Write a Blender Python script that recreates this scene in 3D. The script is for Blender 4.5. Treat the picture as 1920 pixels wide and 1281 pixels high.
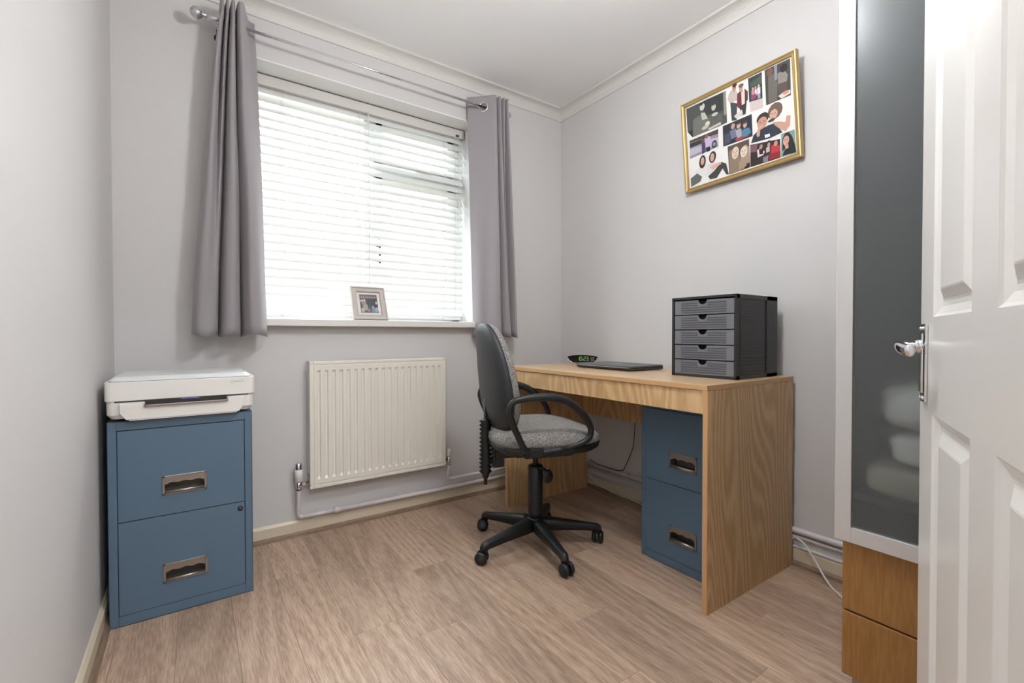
import bpy, bmesh, math, random, json
from mathutils import Vector, Matrix, noise
random.seed(7)
C = bpy.context.scene.collection
for o in list(bpy.data.objects):
    bpy.data.objects.remove(o)
SC = bpy.context.scene

# ------------------------------------------------------------------ camera
cam_d = bpy.data.cameras.new('camera')
cam = bpy.data.objects.new('camera', cam_d)
C.objects.link(cam)
R_ = Vector((0.82088, -0.57110, -0.00089)); U_ = Vector((0.00911, 0.01154, 0.99989)); F_ = Vector((0.57103, 0.82080, -0.01468))
cam.matrix_world = Matrix(((R_.x, U_.x, -F_.x, 0.0), (R_.y, U_.y, -F_.y, 0.0), (R_.z, U_.z, -F_.z, 0.9354), (0, 0, 0, 1)))
cam_d.sensor_width = 36.0
cam_d.lens = 863.8 / 1920 * 36.0
cam_d.clip_start = 0.01
SC.camera = cam
SC.view_settings.view_transform = 'Standard'
SC.view_settings.look = 'None'
SC.view_settings.exposure = 0.40
SC.view_settings.gamma = 1.0
SC.view_settings.use_curve_mapping = False

# ------------------------------------------------------------------ world and lights
W = bpy.data.worlds.new('sky'); SC.world = W; W.use_nodes = True
nt = W.node_tree; nt.nodes.clear()
wo = nt.nodes.new('ShaderNodeOutputWorld'); bg = nt.nodes.new('ShaderNodeBackground')
bg.inputs['Color'].default_value = (0.87, 0.94, 1.0, 1)
bg.inputs['Strength'].default_value = 14.0
nt.links.new(bg.outputs[0], wo.inputs[0])

def area(name, loc, rot, sx, sy, power, col=(1, 1, 1), portal=False, shape='RECTANGLE', spread=180):
    l = bpy.data.lights.new(name, 'AREA'); l.shape = shape; l.size = sx; l.size_y = sy
    l.energy = power; l.color = col; l.spread = math.radians(spread)
    if portal: l.cycles.is_portal = True
    o = bpy.data.objects.new(name, l); o.location = loc; o.rotation_euler = rot
    C.objects.link(o); return o
area('window_portal', (0.78, 2.615, 1.585), (math.radians(-90), 0, 0), 1.2, 1.2, 1, portal=True)
ROOM_FILL = 31.0
HALL_FILL = 25.0

# ------------------------------------------------------------------ helpers
def lin(c):
    return c / 12.92 if c <= 0.04045 else ((c + 0.055) / 1.055) ** 2.4
def hexc(h):
    if isinstance(h, str):
        return tuple(lin(int(h[i:i+2], 16) / 255) for i in (0, 2, 4)) + (1,)
    return tuple(lin(v / 255) for v in h) + (1,)

class MB:
    def __init__(s): s.bm = bmesh.new()
    def _add(s, tb, m, sm):
        for f in tb.faces: f.material_index = m; f.smooth = sm
        me = bpy.data.meshes.new('t'); tb.to_mesh(me); tb.free(); s.bm.from_mesh(me); bpy.data.meshes.remove(me)
    def box(s, x0, x1, y0, y1, z0, z1, bev=0.0, seg=2, m=0, vert=False, M=None, sm=False):
        tb = bmesh.new(); r = bmesh.ops.create_cube(tb, size=1)
        for v in tb.verts:
            v.co = Vector(((x0+x1)/2 + v.co.x*(x1-x0), (y0+y1)/2 + v.co.y*(y1-y0), (z0+z1)/2 + v.co.z*(z1-z0)))
        if bev > 0:
            es = [e for e in tb.edges if (not vert) or abs(e.verts[0].co.z - e.verts[1].co.z) > abs(z1-z0)*0.5]
            bmesh.ops.bevel(tb, geom=es, offset=bev, segments=seg, affect='EDGES', profile=0.5)
        if M is not None: bmesh.ops.transform(tb, matrix=M, verts=tb.verts)
        s._add(tb, m, sm); return s
    def cyl(s, p0, p1, r0, r1=None, seg=24, m=0, sm=True, cap=True):
        if r1 is None: r1 = r0
        p0 = Vector(p0); p1 = Vector(p1); d = p1 - p0
        tb = bmesh.new(); bmesh.ops.create_cone(tb, cap_ends=cap, segments=seg, radius1=r0, radius2=r1, depth=d.length)
        q = d.to_track_quat('Z', 'Y').to_matrix().to_4x4()
        bmesh.ops.transform(tb, matrix=Matrix.Translation((p0+p1)/2) @ q, verts=tb.verts)
        for f in tb.faces: f.smooth = sm and len(f.verts) == 4; f.material_index = m
        me = bpy.data.meshes.new('t'); tb.to_mesh(me); tb.free(); s.bm.from_mesh(me); bpy.data.meshes.remove(me); return s
    def sphere(s, c, r, m=0, sc=(1, 1, 1), seg=20):
        tb = bmesh.new(); bmesh.ops.create_uvsphere(tb, u_segments=seg, v_segments=seg//2, radius=r)
        for v in tb.verts: v.co = Vector((v.co.x*sc[0]+c[0], v.co.y*sc[1]+c[1], v.co.z*sc[2]+c[2]))
        s._add(tb, m, True); return s
    def lathe(s, prof, o=(0, 0, 0), axis='Z', seg=28, m=0, sm=True):
        tb = bmesh.new(); rings = []
        for r, h in prof:
            ring = []
            for i in range(seg):
                a = 2*math.pi*i/seg; p = Vector((r*math.cos(a), r*math.sin(a), h))
                if axis == 'X': p = Vector((p.z, p.x, p.y))
                if axis == 'Y': p = Vector((p.x, p.z, p.y))
                ring.append(tb.verts.new(p + Vector(o)))
            rings.append(ring)
        for a, b in zip(rings[:-1], rings[1:]):
            for i in range(seg): tb.faces.new((a[i], a[(i+1) % seg], b[(i+1) % seg], b[i]))
        for rg in (rings[0], rings[-1]):
            try: tb.faces.new(rg)
            except Exception: pass
        bmesh.ops.recalc_face_normals(tb, faces=tb.faces)
        s._add(tb, m, sm); return s
    def tube(s, pts, r, seg=12, m=0, closed=False, sy=1.0, rf=None, up=None):
        pts = [Vector(p) for p in pts]; n = len(pts); tb = bmesh.new(); rings = []
        prevN = None
        for i, p in enumerate(pts):
            if closed: t = pts[(i+1) % n] - pts[i-1]
            else: t = pts[min(i+1, n-1)] - pts[max(i-1, 0)]
            t.normalize()
            if up is not None: N = Vector(up) - t*t.dot(Vector(up))
            elif prevN is None:
                N = t.cross(Vector((0.13, 0.27, 0.95)))
                if N.length < 0.1: N = t.cross(Vector((1, 0, 0)))
            else: N = prevN - t*t.dot(prevN)
            N.normalize(); prevN = N; B = t.cross(N)
            rr = r if rf is None else r*rf(i/(n-1))
            rings.append([tb.verts.new(p + N*math.cos(2*math.pi*k/seg)*rr + B*math.sin(2*math.pi*k/seg)*rr*sy) for k in range(seg)])
        rng = range(n) if closed else range(n-1)
        for i in rng:
            a = rings[i]; b = rings[(i+1) % n]
            for k in range(seg): tb.faces.new((a[k], a[(k+1) % seg], b[(k+1) % seg], b[k]))
        if not closed: tb.faces.new(rings[0]); tb.faces.new(rings[-1])
        bmesh.ops.recalc_face_normals(tb, faces=tb.faces)
        s._add(tb, m, True); return s
    def prism(s, poly, vec, m=0, bev=0.0, sm=False, seg=2):
        tb = bmesh.new(); vec = Vector(vec)
        a = [tb.verts.new(Vector(p)) for p in poly]; b = [tb.verts.new(Vector(p)+vec) for p in poly]
        n = len(a); tb.faces.new(a); tb.faces.new(b)
        for i in range(n): tb.faces.new((a[i], a[(i+1) % n], b[(i+1) % n], b[i]))
        bmesh.ops.recalc_face_normals(tb, faces=tb.faces)
        if bev: bmesh.ops.bevel(tb, geom=list(tb.edges), offset=bev, segments=seg, affect='EDGES', profile=0.5)
        s._add(tb, m, sm); return s
    def loft(s, rings, m=0, sm=True, cap=True, closed=True):
        tb = bmesh.new(); R = [[tb.verts.new(Vector(p)) for p in r] for r in rings]; n = len(R[0])
        for a, b in zip(R[:-1], R[1:]):
            for i in range(n if closed else n-1): tb.faces.new((a[i], a[(i+1) % n], b[(i+1) % n], b[i]))
        if cap: tb.faces.new(R[0]); tb.faces.new(R[-1])
        bmesh.ops.recalc_face_normals(tb, faces=tb.faces)
        s._add(tb, m, sm); return s
    def poly(s, pts, m=0):
        vs = [s.bm.verts.new(Vector(p)) for p in pts]
        f = s.bm.faces.new(vs); f.material_index = m; return s

WM = {}
def tag(o, label=None, cat=None, group=None, kind=None):
    if label: o['label'] = label
    if cat: o['category'] = cat
    if group: o['group'] = group
    if kind: o['kind'] = kind
    return o
def thing(name, loc=(0, 0, 0), rz=0.0, label=None, cat=None, group=None, kind=None):
    o = bpy.data.objects.new(name, None); o.location = loc; o.rotation_euler = (0, 0, rz); o.empty_display_size = 0.05
    C.objects.link(o); WM[o.name] = Matrix.Translation(loc) @ Matrix.Rotation(rz, 4, 'Z')
    return tag(o, label, cat, group, kind)
def build(mb, name, mats, parent=None, local=False, origin=None, bevel=0, solid=0, label=None, subsurf=0):
    """link the collected shapes as ONE mesh object; shapes are given in world coordinates unless local"""
    me = bpy.data.meshes.new(name)
    Wp = WM[parent.name] if parent is not None else Matrix.Identity(4)
    Wo = Wp.copy()
    off = None
    if origin is not None:
        off = Vector(origin); Wo = Wp @ Matrix.Translation(off)
    if not local: bmesh.ops.transform(mb.bm, matrix=Wo.inverted(), verts=mb.bm.verts)
    elif off is not None: bmesh.ops.translate(mb.bm, vec=-off, verts=mb.bm.verts)
    mb.bm.to_mesh(me); mb.bm.free()
    if not isinstance(mats, (list, tuple)): mats = [mats]
    for m in mats: me.materials.append(m)
    o = bpy.data.objects.new(name, me); C.objects.link(o)
    if parent is not None: o.parent = parent
    if off is not None: o.location = off
    WM[o.name] = Wo
    if solid:
        md = o.modifiers.new('solid', 'SOLIDIFY'); md.thickness = solid; md.offset = 0
    if bevel:
        md = o.modifiers.new('bevel', 'BEVEL'); md.width = bevel; md.segments = 2; md.limit_method = 'ANGLE'
    if subsurf:
        md = o.modifiers.new('sub', 'SUBSURF'); md.levels = subsurf; md.render_levels = subsurf
    if label: o['label'] = label
    return o
def catmull(pts, n, closed=False):
    pts = [Vector(p) for p in pts]; out = []; L = len(pts)
    segs = L if closed else L-1
    for i in range(n):
        t = i/(n if closed else n-1)*segs; k = min(int(t), segs-1); f = t-k
        if closed: p0, p1, p2, p3 = pts[(k-1) % L], pts[k % L], pts[(k+1) % L], pts[(k+2) % L]
        else: p0, p1, p2, p3 = pts[max(k-1, 0)], pts[k], pts[min(k+1, L-1)], pts[min(k+2, L-1)]
        out.append(0.5*((2*p1) + (p2-p0)*f + (2*p0-5*p1+4*p2-p3)*f*f + (3*p1-p0-3*p2+p3)*f*f*f))
    return out

# ------------------------------------------------------------------ materials
def mat(name, col, rough=0.5, metal=0.0, **k):
    m = bpy.data.materials.new(name); m.use_nodes = True; t = m.node_tree; b = t.nodes['Principled BSDF']
    b.inputs['Base Color'].default_value = hexc(col); b.inputs['Roughness'].default_value = rough; b.inputs['Metallic'].default_value = metal
    for kk, v in k.items():
        if kk in ('bump', 'var', 'scale', 'stretch', 'lo', 'hi'): continue
        b.inputs[kk].default_value = v
    if 'bump' in k or 'var' in k:
        tc = t.nodes.new('ShaderNodeTexCoord'); mp = t.nodes.new('ShaderNodeMapping'); nz = t.nodes.new('ShaderNodeTexNoise')
        mp.inputs['Scale'].default_value = k.get('stretch', (1, 1, 1)); nz.inputs['Scale'].default_value = k.get('scale', 60); nz.inputs['Detail'].default_value = 5
        t.links.new(tc.outputs['Object'], mp.inputs[0]); t.links.new(mp.outputs[0], nz.inputs['Vector'])
        if 'bump' in k:
            bp = t.nodes.new('ShaderNodeBump'); bp.inputs['Strength'].default_value = k['bump']; bp.inputs['Distance'].default_value = 0.002
            t.links.new(nz.outputs['Fac'], bp.inputs['Height']); t.links.new(bp.outputs[0], b.inputs['Normal'])
        if 'var' in k:
            mx = t.nodes.new('ShaderNodeMix'); mx.data_type = 'RGBA'; mx.inputs[6].default_value = hexc(k['var']); mx.inputs[7].default_value = hexc(col)
            mr_ = t.nodes.new('ShaderNodeMapRange'); mr_.inputs[1].default_value = k.get('lo', 0.0); mr_.inputs[2].default_value = k.get('hi', 1.0); t.links.new(nz.outputs['Fac'], mr_.inputs[0]); t.links.new(mr_.outputs[0], mx.inputs[0]); t.links.new(mx.outputs[2], b.inputs['Base Color'])
    return m

def wood(name, c0, c1, grain='Z', contour=9.0, cross=5.0, along=0.7, fine=0.5, rough=0.45, rand=False, bump=0.15):
    """grain lines are contour lines of a stretched noise field, plus fine pores"""
    m = bpy.data.materials.new(name); m.use_nodes = True; t = m.node_tree; b = t.nodes['Principled BSDF']; N = t.nodes; L = t.links
    tc = N.new('ShaderNodeTexCoord'); mp = N.new('ShaderNodeMapping'); L.new(tc.outputs['Object'], mp.inputs[0])
    sc = [cross]*3; sc['XYZ'.index(grain)] = along; mp.inputs['Scale'].default_value = sc
    src = mp.outputs[0]
    if rand:
        oi = N.new('ShaderNodeObjectInfo'); ml = N.new('ShaderNodeMath'); ml.operation = 'MULTIPLY'; ml.inputs[1].default_value = 37.0
        L.new(oi.outputs['Random'], ml.inputs[0]); ad = N.new('ShaderNodeVectorMath'); ad.operation = 'ADD'
        cb = N.new('ShaderNodeCombineXYZ'); L.new(ml.outputs[0], cb.inputs[0]); L.new(ml.outputs[0], cb.inputs[1]); L.new(ml.outputs[0], cb.inputs[2])
        L.new(src, ad.inputs[0]); L.new(cb.outputs[0], ad.inputs[1]); src = ad.outputs[0]
    n1 = N.new('ShaderNodeTexNoise'); n1.inputs['Scale'].default_value = 1.0; n1.inputs['Detail'].default_value = 0.6; L.new(src, n1.inputs['Vector'])
    k = N.new('ShaderNodeMath'); k.operation = 'MULTIPLY'; k.inputs[1].default_value = contour*6.283; L.new(n1.outputs['Fac'], k.inputs[0])
    sn = N.new('ShaderNodeMath'); sn.operation = 'SINE'; L.new(k.outputs[0], sn.inputs[0])
    mr = N.new('ShaderNodeMapRange'); mr.inputs[1].default_value = -0.6; mr.inputs[2].default_value = 1.0; L.new(sn.outputs[0], mr.inputs[0])
    mp2 = N.new('ShaderNodeMapping'); L.new(src, mp2.inputs[0]); mp2.inputs['Scale'].default_value = (1, 1, 1)
    n2 = N.new('ShaderNodeTexNoise'); n2.inputs['Scale'].default_value = 62.0 if rand else 30.0; n2.inputs['Detail'].default_value = 4; L.new(mp2.outputs[0], n2.inputs['Vector'])
    mr2 = N.new('ShaderNodeMapRange'); mr2.inputs[1].default_value = 0.35; mr2.inputs[2].default_value = 0.65; L.new(n2.outputs['Fac'], mr2.inputs[0])
    mx = N.new('ShaderNodeMix'); mx.data_type = 'FLOAT'; mx.inputs[0].default_value = fine; L.new(mr.outputs[0], mx.inputs[2]); L.new(mr2.outputs[0], mx.inputs[3])
    n3 = N.new('ShaderNodeTexNoise'); n3.inputs['Scale'].default_value = 0.8; L.new(src, n3.inputs['Vector'])
    cm = N.new('ShaderNodeMix'); cm.data_type = 'RGBA'; cm.inputs[6].default_value = hexc(c0); cm.inputs[7].default_value = hexc(c1); L.new(mx.outputs[0], cm.inputs[0])
    hs = N.new('ShaderNodeHueSaturation'); L.new(cm.outputs[2], hs.inputs['Color'])
    vr = N.new('ShaderNodeMapRange'); vr.inputs[3].default_value = 0.9; vr.inputs[4].default_value = 1.1
    if rand:
        vr.inputs[3].default_value = 0.84; vr.inputs[4].default_value = 1.16
        L.new(oi.outputs['Random'], vr.inputs[0])
    else: L.new(n3.outputs['Fac'], vr.inputs[0])
    L.new(vr.outputs[0], hs.inputs['Value']); L.new(hs.outputs[0], b.inputs['Base Color'])
    b.inputs['Roughness'].default_value = rough
    bp = N.new('ShaderNodeBump'); bp.inputs['Strength'].default_value = bump; bp.inputs['Distance'].default_value = 0.001
    L.new(mx.outputs[0], bp.inputs['Height']); L.new(bp.outputs[0], b.inputs['Normal'])
    return m

M = {}
M['wall'] = mat('wall_paint', (209, 206, 205), 0.6, bump=0.12, scale=180)
M['ceiling'] = mat('ceiling_paint', (240, 239, 238), 0.7)
M['coving'] = mat('coving_paint', (217, 213, 208), 0.5)
M['gloss'] = mat('white_gloss', (232, 229, 225), 0.25)
M['reveal'] = mat('reveal_paint', (236, 235, 233), 0.5)
M['skirt'] = mat('skirting_cream', (214, 200, 178), 0.35)
M['bead'] = wood('bead_wood', (120, 98, 80), (150, 126, 104), 'X', fine=0.8)
M['bead_y'] = wood('bead_wood_y', (120, 98, 80), (150, 126, 104), 'Y', fine=0.8)
M['floor'] = wood('floor_oak', (152, 125, 106), (198, 172, 150), 'Y', contour=16, cross=4.2, along=0.30, fine=0.66, rough=0.40, rand=True, bump=0.12)
M['joint'] = mat('floor_joint', (128, 105, 88), 0.8)
M['desk_z'] = wood('desk_oak_upright', (192, 152, 106), (224, 189, 142), 'Z', contour=26, cross=4.2, along=0.55, fine=0.35, rough=0.4)
M['desk_y'] = wood('desk_oak_top', (188, 154, 116), (214, 183, 147), 'Y', contour=6, cross=6, along=0.5, fine=0.7, rough=0.3)
M['desk_edge'] = mat('desk_edging', (206, 163, 116), 0.4)
M['blue'] = mat('blue_painted_metal', (86, 109, 130), 0.38, bump=0.06, scale=500)
M['blue_in'] = mat('blue_shadow_gap', (22, 34, 48), 0.6)
M['steel'] = mat('brushed_handle', (158, 152, 146), 0.32, 0.9, bump=0.1, scale=300)
M['pocket'] = mat('handle_pocket', (108, 100, 94), 0.5, 0.2)
M['dark'] = mat('dark_pocket', (44, 40, 38), 0.6)
M['wplastic'] = mat('printer_white', (226, 223, 218), 0.4)
M['gplastic'] = mat('printer_lid_grey', (212, 212, 211), 0.35)
M['black'] = mat('black_plastic', (26, 28, 31), 0.42, bump=0.1, scale=700)
M['shell'] = mat('chair_shell', (47, 49, 53), 0.5, bump=0.15, scale=900)
M['bellow'] = mat('rubber_bellows', (22, 23, 25), 0.45)
M['fabric'] = mat('grey_tweed', (166, 162, 157), 0.95, bump=0.7, scale=190, var=(88, 85, 84), lo=0.30, hi=0.68)
M['chrome'] = mat('chrome', (225, 225, 228), 0.08, 1.0)
M['ball'] = mat('crackle_glass_ball', (200, 200, 202), 0.2, 0.75, bump=0.9, scale=90)
M['rad'] = mat('radiator_enamel', (231, 226, 215), 0.35)
M['pipe'] = mat('painted_pipe', (216, 208, 208), 0.4)
M['slat'] = mat('blind_slat', (240, 240, 238), 0.4)
t = M['slat'].node_tree; tl_ = t.nodes.new('ShaderNodeBsdfTranslucent'); tl_.inputs[0].default_value = (0.9, 0.9, 0.88, 1); mx = t.nodes.new('ShaderNodeMixShader'); mx.inputs[0].default_value = 0.06
t.links.new(t.nodes['Principled BSDF'].outputs[0], mx.inputs[1]); t.links.new(tl_.outputs[0], mx.inputs[2]); t.links.new(mx.outputs[0], t.nodes['Material Output'].inputs[0])
M['lip'] = mat('headrail_lip', (92, 88, 84), 0.5)
M['head'] = mat('blind_headrail', (212, 207, 202), 0.4)
M['cord'] = mat('blind_cord', (228, 228, 228), 0.7)
M['upvc'] = mat('window_frame_white', (222, 226, 229), 0.3)
M['cream_catch'] = mat('catch_cream', (214, 203, 182), 0.4)
M['gold'] = mat('gilt_frame', (186, 158, 108), 0.42, 0.6, bump=0.15, scale=200)
M['paper'] = mat('white_mount', (229, 226, 223), 0.6)
M['taupe'] = mat('grey_white_frame', (196, 187, 181), 0.45)
M['orange'] = wood('wardrobe_beech', (152, 106, 56), (176, 130, 76), 'Z', contour=3, cross=6, along=0.5, fine=0.6, rough=0.35, bump=0.05)
M['silver'] = mat('silver_profile', (212, 210, 209), 0.35, 0.35)
M['inside'] = mat('wardrobe_inside', (64, 61, 59), 0.7)
M['bedding2'] = mat('beige_bedding', (190, 184, 168), 0.9, bump=0.4, scale=40)
M['bedding'] = mat('white_bedding', (244, 243, 238), 0.9, bump=0.4, scale=40)
M['wcable'] = mat('white_cable', (232, 230, 228), 0.4)
M['bcable'] = mat('black_cable', (24, 24, 26), 0.5)
M['laptop'] = mat('laptop_grey', (96, 97, 102), 0.4, 0.3, bump=0.05, scale=600)
M['laptop_d'] = mat('laptop_dark', (60, 61, 65), 0.45)
M['boxblack'] = mat('drawer_unit_case', (38, 38, 40), 0.4)
M['smoke'] = mat('smoky_drawer', (114, 115, 121), 0.18, **{'Specular IOR Level': 0.7})
M['smoke_d'] = mat('smoky_rib', (84, 85, 90), 0.25)
M['clockb'] = mat('clock_black_gloss', (18, 18, 20), 0.12)
M['brick'] = mat('house_brick', (150, 92, 72), 0.9, var=(176, 120, 98), scale=8)
M['rooft'] = mat('roof_tile', (96, 84, 80), 0.8)
M['grass'] = mat('verge_ground', (120, 128, 100), 0.95, var=(90, 100, 74), scale=3)
M['tarmac'] = mat('hall_carpet', (150, 140, 130), 0.95)
M['wood_leg'] = mat('pale_leg', (170, 152, 128), 0.5)

def emis(name, col, s):
    m = bpy.data.materials.new(name); m.use_nodes = True; b = m.node_tree.nodes['Principled BSDF']
    b.inputs['Base Color'].default_value = hexc(col); b.inputs['Emission Color'].default_value = hexc(col); b.inputs['Emission Strength'].default_value = s
    return m
M['green_led'] = emis('clock_led', (140, 200, 110), 0.35)
M['blue_led'] = emis('printer_light', (120, 140, 235), 0.5)
M['shade'] = emis('fill_diffuser', (255, 244, 226), 1.5)

m = bpy.data.materials.new('fill_shade'); m.use_nodes = True; t = m.node_tree; t.nodes.clear()
o_ = t.nodes.new('ShaderNodeOutputMaterial'); a_ = t.nodes.new('ShaderNodeBsdfTransparent'); b_ = t.nodes.new('ShaderNodeBsdfTranslucent'); mx = t.nodes.new('ShaderNodeMixShader'); mx.inputs[0].default_value = 0.25
t.links.new(a_.outputs[0], mx.inputs[1]); t.links.new(b_.outputs[0], mx.inputs[2]); t.links.new(mx.outputs[0], o_.inputs[0]); M['fill_shade'] = m
def glass(name, col, rough):
    m = bpy.data.materials.new(name); m.use_nodes = True; b = m.node_tree.nodes['Principled BSDF']
    b.inputs['Base Color'].default_value = hexc(col); b.inputs['Roughness'].default_value = rough
    b.inputs['Transmission Weight'].default_value = 1.0; b.inputs['IOR'].default_value = 1.45
    return m
M['frost'] = glass('frosted_wardrobe_glass', (226, 230, 231), 0.26)
t = M['frost'].node_tree; df = t.nodes.new('ShaderNodeBsdfDiffuse'); df.inputs[0].default_value = hexc((200, 206, 208)); mx = t.nodes.new('ShaderNodeMixShader'); mx.inputs[0].default_value = 0.09
t.links.new(t.nodes['Principled BSDF'].outputs[0], mx.inputs[1]); t.links.new(df.outputs[0], mx.inputs[2]); t.links.new(mx.outputs[0], t.nodes['Material Output'].inputs[0])
# thin window pane: clear with a weak reflection
m = bpy.data.materials.new('window_glass'); m.use_nodes = True; t = m.node_tree; t.nodes.clear()
o_ = t.nodes.new('ShaderNodeOutputMaterial'); tr = t.nodes.new('ShaderNodeBsdfTransparent'); gl = t.nodes.new('ShaderNodeBsdfGlossy'); mx = t.nodes.new('ShaderNodeMixShader')
gl.inputs['Roughness'].default_value = 0.02; mx.inputs[0].default_value = 0.06; tr.inputs[0].default_value = (0.97, 0.98, 0.97, 1)
t.links.new(tr.outputs[0], mx.inputs[1]); t.links.new(gl.outputs[0], mx.inputs[2]); t.links.new(mx.outputs[0], o_.inputs[0]); M['pane'] = m

# curtain cloth: fine horizontal rib
m = mat('curtain_cloth', (150, 144, 147), 0.75); t = m.node_tree; b = t.nodes['Principled BSDF']
b.inputs['Sheen Weight'].default_value = 0.25
tc = t.nodes.new('ShaderNodeTexCoord'); wv = t.nodes.new('ShaderNodeTexWave'); wv.wave_type = 'BANDS'; wv.bands_direction = 'Z'; wv.inputs['Scale'].default_value = 130; wv.inputs['Distortion'].default_value = 0.6
t.links.new(tc.outputs['Object'], wv.inputs['Vector']); bp = t.nodes.new('ShaderNodeBump'); bp.inputs['Strength'].default_value = 0.25; bp.inputs['Distance'].default_value = 0.001
t.links.new(wv.outputs['Fac'], bp.inputs['Height']); t.links.new(bp.outputs[0], b.inputs['Normal']); M['curtain'] = m
# flat photographic print: the colours of the printed shapes are stored per face
m = mat('photo_print', (128, 128, 128), 0.35); t = m.node_tree; at = t.nodes.new('ShaderNodeAttribute'); at.attribute_name = 'ink'
t.links.new(at.outputs['Color'], t.nodes['Principled BSDF'].inputs['Base Color']); M['print'] = m

# ------------------------------------------------------------------ the room shell
XL, XR, YF, YN, ZC = -0.245, 2.018, 2.33, -0.05, 2.398
WX0, WX1, WZ0, WZ1, YO = 0.20, 1.362, 1.009, 2.163, 2.62       # window opening and outer face of the wall
def struct(mb, name, mats, **k):
    o = build(mb, name, mats, **k); o['kind'] = 'structure'; return o
HY = -1.35
flo = struct(MB().box(XL-0.1, XR+0.1, HY-0.1, YF+0.05, -0.06, -0.009), 'floor', M['joint'], label='laminate floor of grey brown oak planks')
struct(MB().box(XL-0.12, XR+0.12, HY-0.1, YO, ZC, ZC+0.08), 'ceiling', M['ceiling'], label='plain white ceiling')
struct(MB().box(XL-0.12, XL, HY-0.1, YO, -0.06, ZC), 'wall_left', M['wall'], label='pale grey painted wall beside the left filing cabinet')
struct(MB().box(XR, XR+0.12, YN-0.1, YO, -0.06, ZC), 'wall_right', M['wall'], label='pale grey painted wall behind the desk')
wf = MB()
wf.box(XL, WX0, YF, YO, -0.06, ZC).box(WX1, XR, YF, YO, -0.06, ZC).box(WX0, WX1, YF, YO, -0.06, WZ0-0.033).box(WX0, WX1, YF, YO, WZ1, ZC)
wallf = struct(wf, 'wall_far', M['wall'], label='pale grey painted wall with the window')
rv = MB()
rv.box(WX0-0.001, WX0+0.004, YF-0.0005, YO-0.04, WZ0, WZ1).box(WX1-0.004, WX1+0.001, YF-0.0005, YO-0.04, WZ0, WZ1).box(WX0, WX1, YF-0.0005, YO-0.04, WZ1-0.004, WZ1+0.001)
build(rv, 'reveal_lining', M['reveal'], wallf, label='white painted window reveal')
wn = MB()
DX = 0.50
wn.box(DX, XR, YN-0.1, YN, -0.06, ZC).box(XL, DX, YN-0.1, YN, 2.02, ZC)
struct(wn, 'wall_near', M['wall'], label='wall with the doorway')
hw = MB(); hw.box(XL, XR, HY-0.1, HY, -0.06, ZC).box(XR, XR+0.1, HY, YN-0.1, -0.06, ZC)
struct(hw, 'wall_hall', M['wall'], label='wall of the hall outside the doorway')

# planks, laid along the room
pr = random.Random(3)
PW, PL = 0.152, 1.22
seams = {4: 1.446, 5: 1.327, 6: 1.715, 8: 1.10, 7: 2.06, 9: 1.86, 10: 1.45, 3: 1.95, 11: 0.77, 12: 1.25, 2: 1.1, 13: 1.7, 1: 0.9, 0: 1.6, 14: 1.2}
xs = 1.0177 - PW*8
tmpl = {}
for i in range(-1, 16):
    x0 = max(xs + PW*i, XL); x1 = min(xs + PW*(i+1), XR)
    if x1 - x0 < 0.01: continue
    ys = seams.get(i, 1.5)
    cuts = [ys + PL*k for k in range(-4, 3)]
    cuts = [c for c in cuts if HY < c < YF]
    cuts = [HY] + cuts + [YF]
    for a, b_ in zip(cuts[:-1], cuts[1:]):
        mb = MB().box(x0+0.0002, x1-0.0002, a+0.0002, b_-0.0002, -0.009, 0.0, bev=0.0005, seg=1)
        build(mb, 'plank', M['floor'], flo, origin=((x0+x1)/2, (a+b_)/2, 0))

# coving: a concave profile between wall and ceiling
def coving(name, p0, p1, nx, ny, label):
    prof = [(0, 2.337), (0.006, 2.337), (0.008, 2.343)]
    for i in range(7):
        a = math.radians(90*i/6)
        prof.append((0.052 - 0.044*math.cos(a), 2.343 + 0.040*(math.sin(a))))
    # concave cove
    prof = [(0, 2.337), (0.007, 2.337), (0.008, 2.3425)] + [(0.008 + 0.044*(1-math.cos(math.radians(15*i))), 2.3425 + 0.044*math.sin(math.radians(15*i))) for i in range(1, 7)] + [(0.060, 2.388), (0.060, ZC), (0, ZC)]
    mb = MB()
    A = [(p0[0]+nx*d + (0), p0[1]+ny*d, z) for d, z in prof]; B = [(p1[0]+nx*d, p1[1]+ny*d, z) for d, z in prof]
    mb.loft([A, B], sm=False)
    return struct(mb, name, M['coving'], label=label)
coving('trim_1', (XL, YF), (XR, YF), 0, -1, 'white coving above the window wall')
coving('trim_2', (XR, YN), (XR, YF), -1, 0, 'white coving above the desk wall')
coving('trim_3', (XL, YN), (XL, YF), 1, 0, 'white coving above the left wall')

def skirting(name, horiz, a, b_, w, s, label):
    mb = MB(); bd = MB()
    if horiz:
        mb.prism([(a, w, 0.0), (a, w+s*0.012, 0.0), (a, w+s*0.012, 0.062), (a, w+s*0.004, 0.072), (a, w, 0.073)], (b_-a, 0, 0))
        bd.prism([(a, w+s*0.012, 0), (a, w+s*0.026, 0), (a, w+s*0.024, 0.012), (a, w+s*0.016, 0.019), (a, w+s*0.012, 0.019)], (b_-a, 0, 0))
    else:
        mb.prism([(w, a, 0.0), (w+s*0.012, a, 0.0), (w+s*0.012, a, 0.062), (w+s*0.004, a, 0.072), (w, a, 0.073)], (0, b_-a, 0))
        bd.prism([(w+s*0.012, a, 0), (w+s*0.026, a, 0), (w+s*0.024, a, 0.012), (w+s*0.016, a, 0.019), (w+s*0.012, a, 0.019)], (0, b_-a, 0))
    o = struct(mb, name, M['skirt'], label=label)
    build(bd, 'beading', M['bead'] if horiz else M['bead_y'], o, label='brown wood-effect floor beading')
skirting('baseboard_far', True, XL, XR, YF, -1, 'cream skirting board under the radiator')
skirting('baseboard_left', False, YN, YF, XL, 1, 'cream skirting board of the left wall')
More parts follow.
